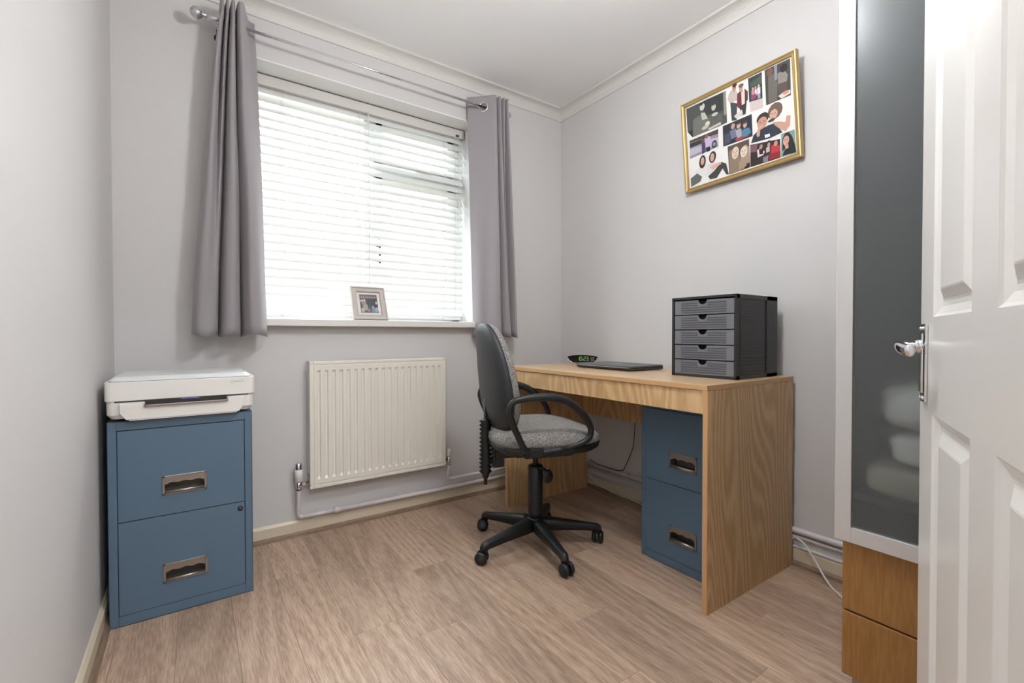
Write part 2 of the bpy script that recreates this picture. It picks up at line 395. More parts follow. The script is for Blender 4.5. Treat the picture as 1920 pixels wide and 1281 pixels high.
skirting('baseboard_right', False, YN, YF, XR, -1, 'cream skirting board behind the desk')

# ------------------------------------------------------------------ window, sill
win = thing('window_1', (0.78, 2.55, WZ0), label='white plastic casement window behind the blind', kind='structure')
FY0, FY1 = 2.53, 2.59
fr = MB(); fr.box(WX0, WX1, FY0, FY1, WZ0-0.03, WZ0+0.055, bev=.004).box(WX0, WX1, FY0, FY1, WZ1-0.055, WZ1, bev=.004).box(WX0, WX0+0.055, FY0, FY1, WZ0, WZ1, bev=.004).box(WX1-0.055, WX1, FY0, FY1, WZ0, WZ1, bev=.004)
build(fr, 'window_frame', M['upvc'], win)
build(MB().box(0.775, 0.84, FY0, FY1, WZ0+0.05, WZ1-0.05, bev=.005), 'mullion', M['upvc'], win)
build(MB().box(0.838, WX1-0.05, FY0, FY1, 1.825, 1.895, bev=.005), 'transom', M['upvc'], win)
def sash(x0, x1, z0, z1, w=0.042):
    mb = MB(); y0, y1 = FY0-0.015, FY1-0.01
    mb.box(x0, x1, y0, y1, z0, z0+w, bev=.004).box(x0, x1, y0, y1, z1-w, z1, bev=.004).box(x0, x0+w, y0, y1, z0, z1, bev=.004).box(x1-w, x1, y0, y1, z0, z1, bev=.004)
    s = build(mb, 'sash', M['upvc'], win)
    build(MB().box(x0+w-.004, x1-w+.004, FY1-0.03, FY1-0.026, z0+w-.004, z1-w+.004), 'pane', M['pane'], s)
    return s
sash(0.836, WX1-0.045, 1.885, WZ1-0.045); s2 = sash(0.836, WX1-0.045, WZ0+0.045, 1.835)
build(MB().box(WX0+.05, 0.78, FY1-0.03, FY1-0.026, WZ0+.05, WZ1-.05), 'pane', M['pane'], win)
build(MB().box(0.838, 0.858, FY0-0.045, FY0-0.015, 1.40, 1.46, bev=.004).box(0.842, 0.852, FY0-0.055, FY0-0.043, 1.32, 1.44, bev=.004), 'casement_handle', M['dark'], s2)
build(MB().box(1.08, 1.13, FY0-0.05, FY0-0.012, 1.875, 1.905, bev=.004).box(1.11, 1.19, FY0-0.04, FY0-0.028, 1.885, 1.897, bev=.003), 'catch', M['cream_catch'], win, label='cream window catch')
sl = MB(); sl.box(WX0+0.004, WX1-0.004, YF-0.002, FY0+0.01, WZ0-0.033, WZ0, bev=0.003)
sl.box(WX0-0.05, WX1+0.05, YF-0.055, YF, WZ0-0.033, WZ0, bev=0.004)
sill = struct(sl, 'trim_4', M['gloss'], label='white gloss window sill board')

# outside: neighbouring brick house over a verge
struct(MB().box(-30, 32, YO, 45, -0.9, -0.8), 'ground', M['grass'], label='ground outside the window')
hs = thing('neighbour_house', (6, 14, -0.8), label='red brick house across the road seen through the blind', cat='house')
build(MB().box(-8, 15, 14, 20, -0.8, 2.75), 'wall', M['brick'], hs)
build(MB().prism([(-8.4, 13.6, 2.75), (-8.4, 20.4, 2.75), (-8.4, 17, 5.0)], (23.8, 0, 0)), 'roof', M['rooft'], hs)
for wx in (-4, 1.2, 5.0, 10.5):
    w_ = build(MB().box(wx, wx+1.6, 13.93, 14.02, 0.5, 1.8), 'window', M['upvc'], hs)
    build(MB().box(wx+.1, wx+.76, 13.91, 13.95, .6, 1.7).box(wx+.84, wx+1.5, 13.91, 13.95, .6, 1.7), 'pane', M['dark'], w_)

# ------------------------------------------------------------------ venetian blind
bl = thing('venetian_blind', (0.78, 2.47, 1.02), label='white slatted venetian blind lowered inside the window recess', cat='blind')
hr = MB(); hr.box(WX0+0.012, WX1-0.009, 2.445, 2.449, 2.106, 2.154, bev=.001, seg=1).box(WX0+0.012, WX1-0.009, 2.449, 2.495, 2.108, 2.112).box(WX0+0.012, WX1-0.009, 2.491, 2.495, 2.108, 2.152).box(WX0+0.012, WX0+0.015, 2.449, 2.495, 2.108, 2.152).box(WX1-0.013, WX1-0.010, 2.449, 2.495, 2.108, 2.152)
hrail = build(hr, 'headrail', M['head'], bl)
for x in (0.29, 0.32, 1.24): build(MB().box(x, x+.018, 2.447, 2.49, 2.150, 2.1595, bev=.001), 'bracket', M['head'], hrail)
build(MB().box(WX0+0.012, WX1-0.009, 2.4445, 2.452, 2.1535, 2.1575).box(WX1-0.0095, WX1-0.007, 2.4445, 2.452, 2.104, 2.1575), 'lip', M['lip'], hrail)
build(MB().box(1.297, 1.318, 2.4425, 2.446, 2.110, 2.121), 'cord_slot', M['dark'], hrail)
SW, TILT, NS, PITCH = 0.050, math.radians(56), 26, 0.0412
def slat_mesh():
    mb = MB(); a, b_ = WX0+0.014, WX1-0.014; n = 6; top = []; bot = []
    for i in range(n+1):
        w = (i/n-0.5)*SW; cr = 0.0022*(1-(2*w/SW)**2)
        y = w*math.cos(TILT) - cr*math.sin(TILT); z = w*math.sin(TILT) + cr*math.cos(TILT)
        ty, tz = -math.sin(TILT)*0.0014, math.cos(TILT)*0.0014
        top.append((y+ty, z+tz)); bot.append((y-ty, z-tz))
    prof = top + bot[::-1]
    mb.loft([[(a, 2.47+p[0], p[1]) for p in prof], [(b_, 2.47+p[0], p[1]) for p in prof]], sm=False)
    return mb
s0 = build(slat_mesh(), 'slat', M['slat'], bl)
for v in s0.data.vertices: v.co.z += 1.02     # local z back to 0
for i in range(NS):
    o = s0 if i == 0 else s0.copy()
    if i: C.objects.link(o); o.parent = bl
    o.location = (0, 0, 2.094 - PITCH*i - 1.02)
build(MB().box(WX0+0.014, WX1-0.03, 2.452, 2.490, 1.022, 1.040, bev=.005), 'bottom_rail', M['slat'], bl)
for x in (0.3585, 0.7213, 1.217):
    mb = MB()
    for y in (2.448, 2.492): mb.tube([(x, y, 2.11), (x, y, 1.6), (x, y, 1.04)], 0.0008, seg=6)
    mb.tube([(x+0.012, 2.446, 2.11), (x+0.012, 2.446, 1.04)], 0.0009, seg=6)
    mb.cyl((x, 2.447, 1.030), (x, 2.452, 1.030), 0.006, seg=12)
    build(mb, 'ladder_cord', M['cord'], bl)
build(MB().tube([(0.7772, 2.44, 2.11), (0.778, 2.437, 1.7), (0.776, 2.437, 1.2)], 0.0018, seg=8).tube([(0.7772, 2.44, 2.11), (0.765, 2.438, 2.07), (0.76, 2.438, 2.0), (0.764, 2.438, 1.88)], 0.001, seg=6), 'tilt_cord', M['cord'], bl)
build(MB().tube([(1.285, 2.44, 2.11), (1.29, 2.437, 1.85), (1.288, 2.437, 1.06)], 0.001, seg=6).tube([(1.31, 2.44, 2.11), (1.312, 2.436, 1.95), (1.31, 2.436, 1.75)], 0.001, seg=6).lathe([(0.002, 1.75), (0.004, 1.745), (0.005, 1.71), (0.003, 1.705)], o=(1.31, 2.436, 0), seg=10), 'pull_cord', M['cord'], bl)

# ------------------------------------------------------------------ curtain rod and curtains
ROD_Y, ROD_Z = 2.24, 2.221
rod = thing('curtain_rod', (0.78, ROD_Y, ROD_Z), label='thin chrome curtain rod with round crackle glass finials', cat='curtain rod')
build(MB().cyl((0.06, ROD_Y, ROD_Z), (1.50, ROD_Y, ROD_Z), 0.0065), 'pole', M['chrome'], rod)
build(MB().cyl((0.055, ROD_Y, ROD_Z), (0.13, ROD_Y, ROD_Z), 0.0085), 'sleeve', M['chrome'], rod)
for sx, x in ((-1, 0.062), (1, 1.498)):
    mb = MB(); mb.lathe([(0.0085, 0), (0.010, sx*0.004), (0.006, sx*0.010), (0.012, sx*0.014), (0.012, sx*0.016)], o=(x, ROD_Y, ROD_Z), axis='X')
    f = build(mb, 'finial', M['chrome'], rod)
    build(MB().sphere((x+sx*0.034, ROD_Y, ROD_Z), 0.0225 if sx < 0 else 0.0185, seg=32), 'glass_ball', M['ball'], f)
for x in (0.105, 1.50-0.02):
    mb = MB(); mb.cyl((x, ROD_Y, ROD_Z-0.008), (x, YF, ROD_Z-0.008), 0.0045, seg=12).cyl((x, YF-0.005, ROD_Z-0.03), (x, YF, ROD_Z-0.03), 0.016, seg=20).box(x-0.008, x+0.008, YF-0.006, YF, ROD_Z-0.05, ROD_Z+0.005, bev=.002)
    build(mb, 'bracket', M['dark'], rod)

def curtain(root, top, bot, ztop, zbot, holes=(), seed=0, ease=0.75):
    NU, NF, NV = 170, 16, 34
    T = catmull(top, NU); B = catmull(bot, NU)
    zs = [ztop - 0.13*i/NF for i in range(NF)] + [ztop-0.13 - (ztop-0.13-zbot)*i/NV for i in range(NV+1)]
    bm = bmesh.new(); rows = []
    for z in zs:
        t = (ztop - z)/(ztop - zbot); k = t**ease if t > 0 else 0; row = []
        k = max(0, (t-0.04)/0.96)**ease if t > 0.04 else 0
        for i in range(NU):
            p = T[i].lerp(B[i], k)
            d = 0.006*t*noise.noise(Vector((i*0.045+seed, z*2.2, seed))) 
            zz = z + (0.006*math.sin(i*0.13+seed)*(t**6))
            row.append(bm.verts.new((p.x + d, p.y + d, zz)))
        rows.append(row)
    for a, b_ in zip(rows[:-1], rows[1:]):
        for i in range(NU-1): bm.faces.new((a[i], a[i+1], b_[i+1], b_[i]))
    for hp, hr_ in holes:
        dead = [v for v in bm.verts if (v.co - Vector(hp)).length < hr_]
        bmesh.ops.delete(bm, geom=dead, context='VERTS')
    for f in bm.faces: f.smooth = True
    mb = MB(); mb.bm.free(); mb.bm = bm
    return build(mb, 'cloth', M['curtain'], root, solid=0.0016)
def ring(root, c, n, r=0.0235, w=0.0045):
    n = Vector(n).normalized(); u = n.cross(Vector((0, 0, 1))).normalized(); v = n.cross(u)
    pts = [Vector(c) + (u*math.cos(a)+v*math.sin(a))*r for a in [2*math.pi*i/32 for i in range(32)]]
    build(MB().tube(pts, w, seg=10, closed=True, up=tuple(n)), 'eyelet', M['chrome'], root)

cl = thing('eyelet_curtain', (0.14, ROD_Y, 0.93), label='grey eyelet curtain left of the window, bunched in tight pleats', cat='curtain', group='grey eyelet curtains')
topL = [(.107, 2.275, 0), (.109, 2.20, 0), (.119, 2.20, 0), (.124, 2.27, 0), (.128, 2.20, 0), (.136, 2.20, 0), (.141, 2.275, 0), (.146, 2.195, 0), (.157, 2.195, 0), (.163, 2.275, 0), (.168, 2.19, 0), (.186, 2.185, 0), (.198, 2.235, 0), (.214, 2.29, 0), (.238, 2.30, 0)]
botL = [(.0, 2.295, 0), (.012, 2.215, 0), (.040, 2.195, 0), (.066, 2.20, 0), (.083, 2.225, 0), (.090, 2.285, 0), (.100, 2.27, 0), (.112, 2.21, 0), (.145, 2.19, 0), (.166, 2.215, 0), (.173, 2.285, 0), (.183, 2.23, 0), (.205, 2.17, 0), (.240, 2.175, 0), (.267, 2.24, 0)]
curtain(cl, topL, botL, 2.289, 0.933, seed=1.3)
ring(cl, (0.1035, ROD_Y, ROD_Z-0.012), (1, 0.1, 0))
cr = thing('eyelet_curtain', (1.45, ROD_Y, 0.92), label='grey eyelet curtain right of the window, one flat panel and pleats', cat='curtain', group='grey eyelet curtains')
topR = [(1.295, 2.305, 0), (1.335, 2.272, 0), (1.375, 2.232, 0), (1.412, 2.195, 0), (1.428, 2.21, 0), (1.430, 2.285, 0), (1.438, 2.20, 0), (1.450, 2.195, 0), (1.458, 2.285, 0), (1.464, 2.20, 0), (1.477, 2.195, 0), (1.484, 2.285, 0), (1.490, 2.20, 0), (1.502, 2.195, 0), (1.510, 2.27, 0)]
botR = [(1.325, 2.295, 0), (1.340, 2.245, 0), (1.372, 2.215, 0), (1.41, 2.175, 0), (1.445, 2.18, 0), (1.462, 2.255, 0), (1.472, 2.205, 0), (1.49, 2.175, 0), (1.515, 2.185, 0), (1.53, 2.225, 0), (1.538, 2.29, 0), (1.547, 2.23, 0), (1.562, 2.20, 0), (1.578, 2.215, 0), (1.590, 2.295, 0)]
curtain(cr, topR, botR, 2.283, 0.922, holes=[((1.366, 2.242, ROD_Z), 0.021)], seed=4.1, ease=0.9)
ring(cr, (1.365, 2.241, ROD_Z), (-0.72, -0.70, 0))
ring(cr, (1.434, ROD_Y, ROD_Z-0.010), (-1, 0.15, 0))

# ------------------------------------------------------------------ radiator
rd = thing('radiator', (0.79, YF, 0.2), label='cream ribbed panel radiator under the window', cat='radiator')
RX0, RX1, RZ0, RZ1, RY = 0.442, 1.134, 0.222, 0.811, 2.262
def rad_panel():
    nrib = 19; pitch = (RX1-RX0-0.046)/nrib
    xs_ = [(RX0, 0.003), (RX0+0.003, 0), (RX0+0.013, 0), (RX0+0.015, 0.003), (RX0+0.019, 0.003), (RX0+0.021, 0.0)]
    cols = [(x, d, d) for x, d in xs_]
    for i in range(nrib):
        c = RX0+0.023 + pitch*(i+0.5)
        for dx, d in ((-0.0085, 0), (-0.0045, 1), (0.0045, 1), (0.0085, 0)): cols.append((c+dx, d*0.0075, 0))
    cols += [(x, d, d) for x, d in [(RX1-0.021, 0), (RX1-0.019, 0.003), (RX1-0.015, 0.003), (RX1-0.013, 0), (RX1-0.003, 0), (RX1, 0.003)]]
    rows = [(RZ0, 0, 0.003), (RZ0+0.003, 0, 0), (RZ0+0.013, 0, 0), (RZ0+0.015, 0, 0.003), (RZ0+0.019, 0, 0.003), (RZ0+0.021, 0, 0), (RZ0+0.042, 0, 0), (RZ0+0.054, 1, 0), (RZ1-0.048, 1, 0), (RZ1-0.040, 0, 0), (RZ1-0.019, 0, 0), (RZ1-0.017, 0, 0.003), (RZ1-0.013, 0, 0.003), (RZ1-0.011, 0, 0), (RZ1-0.003, 0, 0), (RZ1, 0, 0.003)]
    bm = bmesh.new(); V = []
    for z, on_, rim in rows:
        V.append([bm.verts.new((x, RY + max(d*on_ if r_ == 0 else 0, r_, rim), z)) for x, d, r_ in cols])
    for a, b_ in zip(V[:-1], V[1:]):
        for i in range(len(cols)-1): bm.faces.new((a[i], a[i+1], b_[i+1], b_[i]))
    mb = MB(); mb.bm.free(); mb.bm = bm
    mb.box(RX0, RX1, RY+0.009, RY+0.014, RZ0, RZ1)
    mb.box(RX0, RX0+0.003, RY+0.003, RY+0.012, RZ0, RZ1).box(RX1-0.003, RX1, RY+0.003, RY+0.012, RZ0, RZ1).box(RX0, RX1, RY+.003, RY+.012, RZ1-0.003, RZ1).box(RX0, RX1, RY+.003, RY+.012, RZ0, RZ0+0.003)
    return mb
build(rad_panel(), 'panel', M['rad'], rd)
fn = MB()
for i in range(60):
    x = RX0+0.02+i*(RX1-RX0-0.04)/59; fn.box(x-0.0008, x+0.0008, RY+0.014, RY+0.048, RZ0+0.03, RZ1-0.02)
f_ = build(fn, 'fins', M['rad'], rd); f_['kind'] = 'stuff'
for x in (RX0, RX1-0.0015):
    build(MB().box(x, x+0.0015, RY+0.012, YF-0.012, RZ0+0.07, RZ1+0.001).cyl((x-0.001, RY+0.035, RZ1-0.04), (x+0.003, RY+0.035, RZ1-0.04), 0.010, seg=16), 'side_cover', M['rad'], rd)
gr = MB(); gy0, gy1 = RY+0.004, YF-0.010
gr.box(RX0, RX1, gy0, gy0+0.008, RZ1, RZ1+0.003).box(RX0, RX1, gy1-0.008, gy1, RZ1, RZ1+0.003)
n = 46
for i in range(n+1):
    x = RX0 + (RX1-RX0-0.005)*i/n; gr.box(x, x+0.005, gy0+0.008, gy1-0.008, RZ1, RZ1+0.003)
build(gr, 'top_grille', M['rad'], rd)
for x in (0.55, 1.0): build(MB().box(x, x+.02, RY+0.045, YF, 0.65, 0.80), 'wall_bracket', M['rad'], rd)
vx, vy = 0.397, 2.285
vl = MB(); vl.cyl((vx, vy, 0.222), (vx, vy, 0.262), 0.011).cyl((vx, vy, 0.222), (vx, vy, 0.232), 0.0125, seg=6, sm=False).cyl((vx, vy, 0.25), (RX0+0.002, vy, 0.25), 0.009).cyl((vx+0.016, vy, 0.25), (vx+0.028, vy, 0.25), 0.0125, seg=6, sm=False)
v1 = build(vl, 'valve', M['chrome'], rd, label='thermostatic valve with white body and chrome cap')
build(MB().lathe([(0.011, 0.262), (0.016, 0.266), (0.0175, 0.30), (0.0155, 0.318)], o=(vx, vy, 0)), 'valve_body', M['wplastic'], v1)
build(MB().lathe([(0.0155, 0.318), (0.0158, 0.322), (0.015, 0.345), (0.009, 0.349), (0.0, 0.349)], o=(vx, vy, 0)), 'valve_cap', M['chrome'], v1)
vx2 = 1.163
vr_ = MB(); vr_.cyl((vx2, vy, 0.215), (vx2, vy, 0.262), 0.0095).cyl((RX1-0.002, vy, 0.25), (vx2, vy, 0.25), 0.008).cyl((RX1+0.006, vy, 0.25), (RX1+0.016, vy, 0.25), 0.011, seg=6, sm=False)
v2 = build(vr_, 'valve', M['chrome'], rd, label='small lockshield valve with white cap')
build(MB().lathe([(0.009, 0.262), (0.0115, 0.264), (0.0105, 0.30), (0.008, 0.304), (0, 0.304)], o=(vx2, vy, 0)), 'valve_cap', M['wplastic'], v2)

pp = thing('heating_pipe', (0.4, 2.3, 0.1), label='painted pipe from the left radiator valve along the skirting', cat='pipe', group='painted heating pipes')
py = 2.302
mb = MB(); mb.tube(catmull([(vx, vy, 0.224), (vx, vy+.004, 0.18), (vx, py-.004, 0.13), (vx+0.002, py, 0.105), (vx+0.012, py, 0.094), (vx+0.03, py, 0.092)], 16), 0.0088)
mb.tube([(vx+0.02, py, 0.092), (0.57, py, 0.0895)], 0.0095)
mb.tube([(0.57, py, 0.0895), (1.2, py, 0.084), (1.985, py, 0.086)], 0.0105)
pm = build(mb, 'tube', M['pipe'], pp)
build(MB().cyl((0.553, py, 0.0897), (0.587, py, 0.0894), 0.0125).cyl((0.563, py, 0.0897), (0.577, py, 0.0894), 0.0145, seg=8, sm=False), 'coupling', M['pipe'], pp)
build(MB().box(0.566, 0.574, py, YF, 0.078, 0.101, bev=.002), 'clip', M['pipe'], pp)
pp2 = thing('heating_pipe', (1.16, 2.3, 0.13), label='painted pipe rising to the right radiator valve', cat='pipe', group='painted heating pipes')
mb = MB(); mb.tube(catmull([(vx2, vy, 0.218), (vx2, vy+.004, 0.19), (vx2-.002, py-.002, 0.155), (vx2+.002, py, 0.141), (vx2+0.014, py, 0.134), (vx2+.03, py, 0.1335)], 16), 0.0076)
mb.tube([(vx2+0.02, py, 0.1337), (1.5, py, 0.131), (1.985, py, 0.128)], 0.0076)
build(mb, 'tube', M['pipe'], pp2)
for nm, z, r, lb in (('heating_pipe', 0.142, 0.0118, 'uppermost and thickest painted pipe on the wall behind the desk'), ('heating_pipe', 0.1155, 0.0068, 'middle painted pipe on the wall behind the desk'), ('heating_pipe', 0.0745, 0.0068, 'lowest painted pipe, just above the skirting behind the desk')):
    p_ = thing(nm, (2.0, 1.2, z), label=lb, cat='pipe', group='painted heating pipes')
    build(MB().tube([(XR-r-.0005, YN+.02, z), (XR-r-.0005, 1.2, z), (XR-r-.0005, YF-0.035, z)], r, seg=14), 'tube', M['pipe'], p_)
    build(MB().box(XR-2*r-.001, XR, 1.74, 1.748, z-r-.002, z+r+.002), 'clip', M['pipe'], p_)

# ------------------------------------------------------------------ filing cabinets (local: front faces -y, width along +x)
def filing_cabinet(loc, rz, label, lock):
    t = thing('filing_cabinet', loc, rz, label=label, cat='filing cabinet', group='blue two-drawer filing cabinets')
    w, d, h = 0.4, 0.4, 0.66; sd, tp, bt = 0.0235, 0.030, 0.034
    mb = MB()
    mb.box(0, 0.0035, 0, d, 0, h).box(w-0.0035, w, 0, d, 0, h).box(0, w, 0, d, h-0.004, h).box(0, w, d-0.003, d, 0, h).box(0, w, 0, d, 0.0, 0.004)
    mb.box(0, sd, 0, 0.014, 0, h).box(w-sd, w, 0, 0.014, 0, h).box(sd, w-sd, 0, 0.014, h-tp, h).box(sd, w-sd, 0, 0.014, 0, bt)
    build(mb, 'body', M['blue'], t, local=True, bevel=0.0025)
    build(MB().box(sd-0.001, w-sd+0.001, 0.0440, 0.0460, bt-0.001, h-tp+0.001), 'shadow_gap', M['blue_in'], t, local=True)
    for k, (z0, z1) in enumerate(((bt+0.0022, 0.3335), (0.3365, h-tp-0.0022))):
        x0, x1 = sd+0.002, w-sd-0.002; hx0, hx1 = 0.2-0.062, 0.2+0.062
        hz1 = z1-0.1615 if k == 1 else z1-0.1615; hz0 = hz1-0.063
        mb = MB()
        mb.box(x0, hx0+.004, -0.001, 0.010, z0, z1).box(hx1-.004, x1, -0.001, 0.010, z0, z1).box(hx0+.004, hx1-.004, -0.001, 0.010, z0, hz0+.004).box(hx0+.004, hx1-.004, -0.001, 0.010, hz1-.004, z1)
        dr = build(mb, 'drawer', M['blue'], t, local=True)
        hb = MB(); f = 0.0075
        hb.box(hx0, hx0+f, -0.0045, 0.0, hz0, hz1, bev=.001).box(hx1-f, hx1, -0.0045, 0.0, hz0, hz1, bev=.001).box(hx0, hx1, -0.0045, 0.0, hz1-0.006, hz1, bev=.001).box(hx0, hx1, -0.0045, 0.0, hz0, hz0+0.005, bev=.001)
        hb.cyl((hx0+f, -0.0045, hz0+0.0095), (hx1-f, -0.0045, hz0+0.0095), 0.0055, seg=16)
        hh = build(hb, 'handle', M['steel'], dr, local=True, label='brushed metal recessed handle')
        pk = MB(); pk.box(hx0+.004, hx1-.004, 0.040, 0.042, hz0+.004, hz1-.004).box(hx0+.003, hx0+.005, 0, 0.042, hz0+.004, hz1-.004).box(hx1-.005, hx1-.003, 0, 0.042, hz0+.004, hz1-.004).box(hx0+.004, hx1-.004, 0, 0.042, hz1-.005, hz1-.003).box(hx0+.004, hx1-.004, 0, 0.042, hz0+.003, hz0+.005)
        # fascia with the wavy finger edge
        n = 40; pl = [(hx0+f-.001, -0.002, hz1-.005)]
        for i in range(n+1):
            u = i/n; pl.append((hx0+f-.001 + u*(hx1-hx0-2*f+.002), -0.002, hz1-0.026 + 0.0042*(0.5-math.cos(u*2*math.pi*3)*0.5)*(1 if 0.02 < u < 0.98 else 0) - 0.004*abs(2*u-1)**3))
        pl.append((hx1-f+.001, -0.002, hz1-.005))
        hf = MB(); hf.prism(pl, (0, 0.0015, 0), m=0)
        build(hf, 'fascia', M['steel'], dr, local=True)
        build(pk, 'recess', M['pocket'], dr, local=True)
        if k == 0 and lock:
            build(MB().lathe([(0.0085, 0.0), (0.0085, -0.003), (0.0075, -0.005), (0.0, -0.005)], o=(w-sd-0.0155, -0.001, 0.312), axis='Y', seg=20), 'lock', M['black'], dr, local=True, label='round black lock')
    return t
filing_cabinet((-0.2223, 1.9134, 0), 0, 'blue metal two-drawer filing cabinet against the left wall, under the printer', True)
filing_cabinet((1.571, 1.2905, 0), math.radians(-90), 'blue metal two-drawer filing cabinet standing under the desk', False)

# ------------------------------------------------------------------ printer on the left cabinet
pt = thing('printer', (-0.02, 2.08, 0.66), label='white flatbed printer on top of the left filing cabinet', cat='printer')
PX0, PX1, PY0, PY1 = -0.226, 0.186, 1.897, 2.235
build(MB().box(PX0, PX1, PY0, PY1, 0.7255, 0.7865, bev=0.016, seg=5, vert=True, sm=False), 'scanner_body', M['wplastic'], pt, bevel=0.002)
lid = MB()
def rrect(x0, x1, y0, y1, z, r, n=5):
    o = []
    for cx, cy, a0 in ((x1-r, y1-r, 0), (x0+r, y1-r, 90), (x0+r, y0+r, 180), (x1-r, y0+r, 270)):
        for i in range(n+1):
            a = math.radians(a0+90*i/n); o.append((cx+r*math.cos(a), cy+r*math.sin(a), z))
    return o
lid.loft([rrect(PX0+.010, PX1-.012, PY0+.006, PY1-.004, .7865, .012), rrect(PX0+.011, PX1-.013, PY0+.007, PY1-.005, .7905, .012), rrect(PX0+.02, PX1-.022, PY0+.028, PY1-.02, .8005, .012), rrect(PX0+.03, PX1-.032, PY0+.045, PY1-.03, .8015, .012)], sm=False)
build(lid, 'lid', M['gplastic'], pt)
build(MB().loft([rrect(PX0+.0085, PX1-.0105, PY0+.005, PY1-.003, .7862, .012), rrect(PX0+.0085, PX1-.0105, PY0+.005, PY1-.003, .7878, .012)], sm=False), 'lid_seal', M['dark'], pt)
base = MB()
base.loft([rrect(PX0+.014, PX1-.014, PY0+.014, PY1-.02, .668, .02), rrect(PX0+.004, PX1-.004, PY0+.005, PY1-.01, .682, .02), rrect(PX0+.003, PX1-.003, PY0+.004, PY1-.01, .7255, .02)], sm=False)
build(base, 'base', M['wplastic'], pt)
sl_ = MB(); sl_.box(PX0+.025, -0.125, PY0+.0025, PY0+.005, .7215, .7255).box(0.10, PX1-.02, PY0+.0025, PY0+.005, .7215, .7255).box(-0.125, 0.10, PY0-0.004, PY0+.005, .708, .7255)
build(sl_, 'paper_slot', M['dark'], pt)
tr_ = MB(); tr_.prism([(-0.188, PY0+.004, .7185), (-0.126, PY0+.004, .7185), (-0.120, PY0+.004, .7075), (0.098, PY0+.004, .7075), (0.104, PY0+.004, .7185), (0.152, PY0+.004, .7185), (0.152, PY0+.004, .688), (0.136, PY0+.004, .6665), (-0.172, PY0+.004, .6665), (-0.188, PY0+.004, .688)], (0, -0.015, 0), bev=.002)
tr_.box(-0.165, 0.13, PY0-.008, PY0+.2, .663, .672)
build(tr_, 'paper_tray', M['wplastic'], pt)
ot = MB(); ot.box(-0.125, 0.101, PY0-0.020, PY0+.004, .7065, .7095, bev=.001).box(-0.125, 0.101, PY0-0.021, PY0-0.017, .7065, .712, bev=.001).box(-0.127, -0.122, PY0-.021, PY0+.003, .7065, .7165, bev=.0008).box(0.098, 0.103, PY0-.021, PY0+.003, .7065, .7165, bev=.0008)
build(ot, 'output_tray', M['steel'], pt)
build(MB().box(-0.03, 0.02, PY0-0.0045, PY0-.0035, .7230, .7242), 'status_light', M['blue_led'], pt, label='thin glowing blue status light')
lg = MB()
lg.tube([(0.117+0.0045*math.cos(a), PY0-.0004, 0.771+0.0045*math.sin(a)) for a in [2*math.pi*i/20 for i in range(20)]], 0.0003, seg=6, closed=True)
for i in range(10): lg.box(0.124+i*0.0028, 0.1258+i*0.0028, PY0-.0006, PY0-.0001, 0.7705, 0.7730)
build(lg, 'printed_mark', M['steel'], pt)
for x in (-0.14, 0.11):
    for y in (PY0+.03, PY1-.05):
        build(MB().cyl((x, y, .6602), (x, y, .670), 0.008, seg=16), 'foot', M['black'], pt)

# ------------------------------------------------------------------ small frame on the sill
def quad_frame(P, wd, dp, mb_, prof):
    pass
sf = thing('photo_frame', (0.68, 2.13+0.17, WZ0), label='small pale wooden photo frame leaning on the window sill', cat='photo frame')
fx0, fx1, fh = 0.651, 0.825, 0.182
lean = math.radians(22)
FBY = 2.290
def fp(u, v, w=0):     # u across, v up the frame, w out of its face (towards the room)
    return (fx0+u, FBY + v*math.sin(lean) - w*math.cos(lean), WZ0 + 0.001 + v*math.cos(lean) + w*math.sin(lean))
W_, H_ = fx1-fx0, fh
def bars(P, W_, H_, prof, mats_i=0):
    """mitred frame: prof = [(inset from the edge, height out of the face)]"""
    mb = MB(); rings = []
    for ins, ht in prof:
        rings.append([P(ins, ins, ht), P(W_-ins, ins, ht), P(W_-ins, H_-ins, ht), P(ins, H_-ins, ht)])
    mb.loft(rings, sm=False, cap=False)
    return mb
mb = bars(fp, W_, H_, [(0.03, -0.010), (0, -0.010), (0, 0.006), (0.002, 0.009), (0.007, 0.009), (0.010, 0.004), (0.020, 0.004), (0.024, 0.006), (0.028, 0.004), (0.029, -0.004), (0.03, -0.004), (0.03, -0.010)])
fm = build(mb, 'frame', M['taupe'], sf)
build(MB().prism([fp(.028, .028, -.0045), fp(W_-.028, .028, -.0045), fp(W_-.028, H_-.028, -.0045), fp(.028, H_-.028, -.0045)], Vector(fp(0, 0, -.002))-Vector(fp(0, 0, 0))), 'mount', M['paper'], sf)
build(MB().prism([fp(.06, .10, -.010), fp(W_-.06, .10, -.010), fp(W_-.05, .0, -.075), fp(.05, .0, -.075)], (0, 0.003, 0)), 'stand', M['taupe'], sf)

def printed(name, shapes, P, z0, dz, parent, label=None):
    bm = bmesh.new(); cols = []
    for k, (c, pts) in enumerate(shapes):
        vs = [bm.verts.new(Vector(P(p[0], p[1], z0 + dz*k))) for p in pts]
        f = bm.faces.new(vs); cols.append(hexc(c))
    bm.faces.ensure_lookup_table()
    lay = bm.loops.layers.float_color.new('ink')
    for f, c in zip(bm.faces, cols):
        for l in f.loops: l[lay] = c
    bmesh.ops.triangulate(bm, faces=[f for f in bm.faces if len(f.verts) > 4])
    mb = MB(); mb.bm.free(); mb.bm = bm
    return build(mb, name, M['print'], parent, label=label)
def ell(cx, cy, rx, ry, n=12): return [(cx+rx*math.cos(2*math.pi*i/n), cy+ry*math.sin(2*math.pi*i/n)) for i in range(n)]
def scl(sh, x0, y0, w, h): return [(c, [(x0+p[0]*w, y0+p[1]*h) for p in pts]) for c, pts in sh]
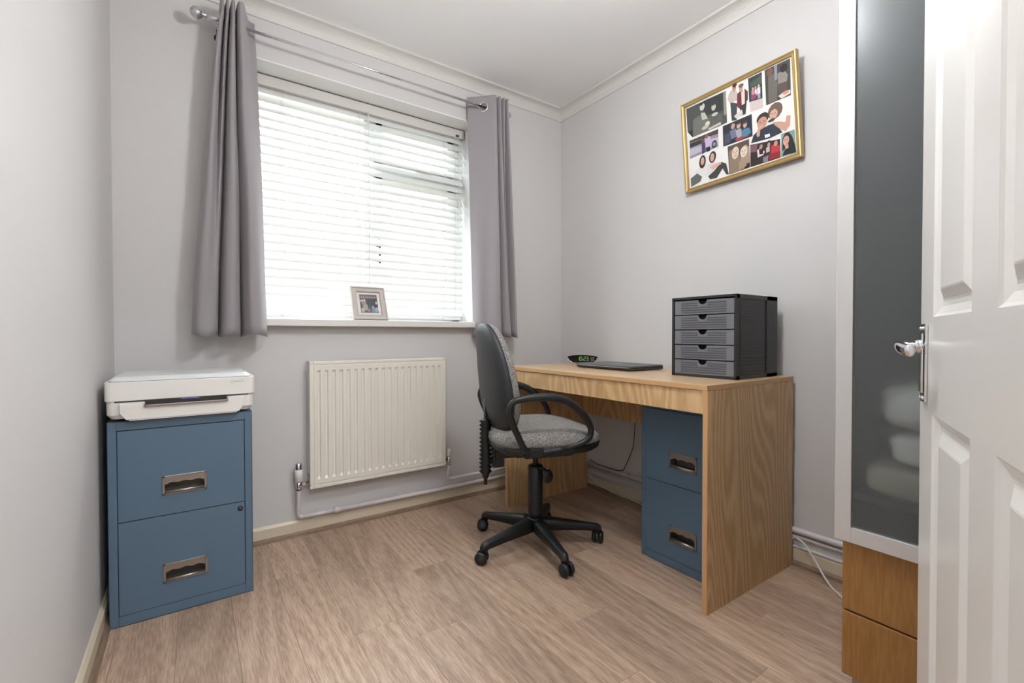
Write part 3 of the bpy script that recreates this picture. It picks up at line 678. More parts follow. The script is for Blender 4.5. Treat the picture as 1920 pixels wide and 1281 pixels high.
small = [('555558', [(0, 0), (1, 0), (1, 1), (0, 1)]), ('3f4148', [(.35, .25), (1, .3), (1, .78), (.35, .78)]), ('6d6266', [(0, .78), (1, .8), (1, 1), (0, 1)])]
small += [('c7a7a0', ell(.12+.11*i, .84, .03, .05, 8)) for i in range(8)]
small += [('c8c6bd', [(.02, .68), (.30, .74), (.32, .64), (.04, .58)]), ('a4787a', ell(.22, .52, .13, .14)), ('9a9a96', ell(.28, .3, .14, .2)), ('c9a597', ell(.25, .6, .05, .06)), ('8d6a66', [(.0, .2), (.12, .3), (.2, .05), (.0, .0)]), ('b0a79f', ell(.12, .13, .1, .12)), ('a97866', ell(.45, .12, .08, .1)), ('6f8fb5', [(.6, .0), (.82, .0), (.8, .3), (.64, .28)]), ('c9cfd8', ell(.7, .3, .03, .07)), ('c9cac9', ell(.92, .55, .05, .09)), ('a5a8a4', ell(.9, .15, .1, .15)), ('4c5560', ell(.56, .3, .1, .1))]
printed('photo', scl(small, .043, .041, W_-.086, H_-.082), fp, -.0022, .00004, sf)

# ------------------------------------------------------------------ gilt framed collage on the right wall
pf = thing('picture_frame', (1.96, 1.11, 1.83), label='gilt framed collage of family photographs hanging on the right wall', cat='picture')
tl = math.atan2(2.037-1.636, 1.936-1.985); _c, _s = math.cos(tl), math.sin(tl)
XB_ = 1.985
def pp_(u, v, w=0):   # u from the window side, v up, w out of the glass, metres
    nx, nz = -math.sin(tl), math.cos(tl)
    return (XB_ + v*_c + w*nx, 1.3705-u, 1.636 + v*_s + w*nz)
Q = [(-0.0016, -0.0120), (0.5227, 0.0035), (0.5192, 0.4137), (0.0032, 0.4026)]
def qp(ins, ht):
    cx = sum(q[0] for q in Q)/4; cy = sum(q[1] for q in Q)/4; o = []
    sg = [(1, 1), (-1, 1), (-1, -1), (1, -1)]
    return [pp_(q[0]+s_[0]*ins, q[1]+s_[1]*ins, ht) for q, s_ in zip(Q, sg)]
mb = MB(); mb.loft([qp(a, h_) for a, h_ in [(0.014, -0.022), (0, -0.022), (0, -0.004), (0.002, 0.001), (0.006, 0.002), (0.008, 0.0), (0.012, -0.002), (0.015, 0.0), (0.018, -0.001), (0.0195, -0.008), (0.0195, -0.012), (0.014, -0.022)]], sm=False, cap=False)
build(mb, 'gilt_moulding', M['gold'], pf)
mb = MB(); mb.loft([qp(0.012, -0.018), qp(0.012, -0.010)], sm=False)
build(mb, 'mount_board', M['paper'], pf)
build(MB().box(2.012, XR, 1.10, 1.12, 1.94, 1.96), 'hanging_hook', M['steel'], pf)
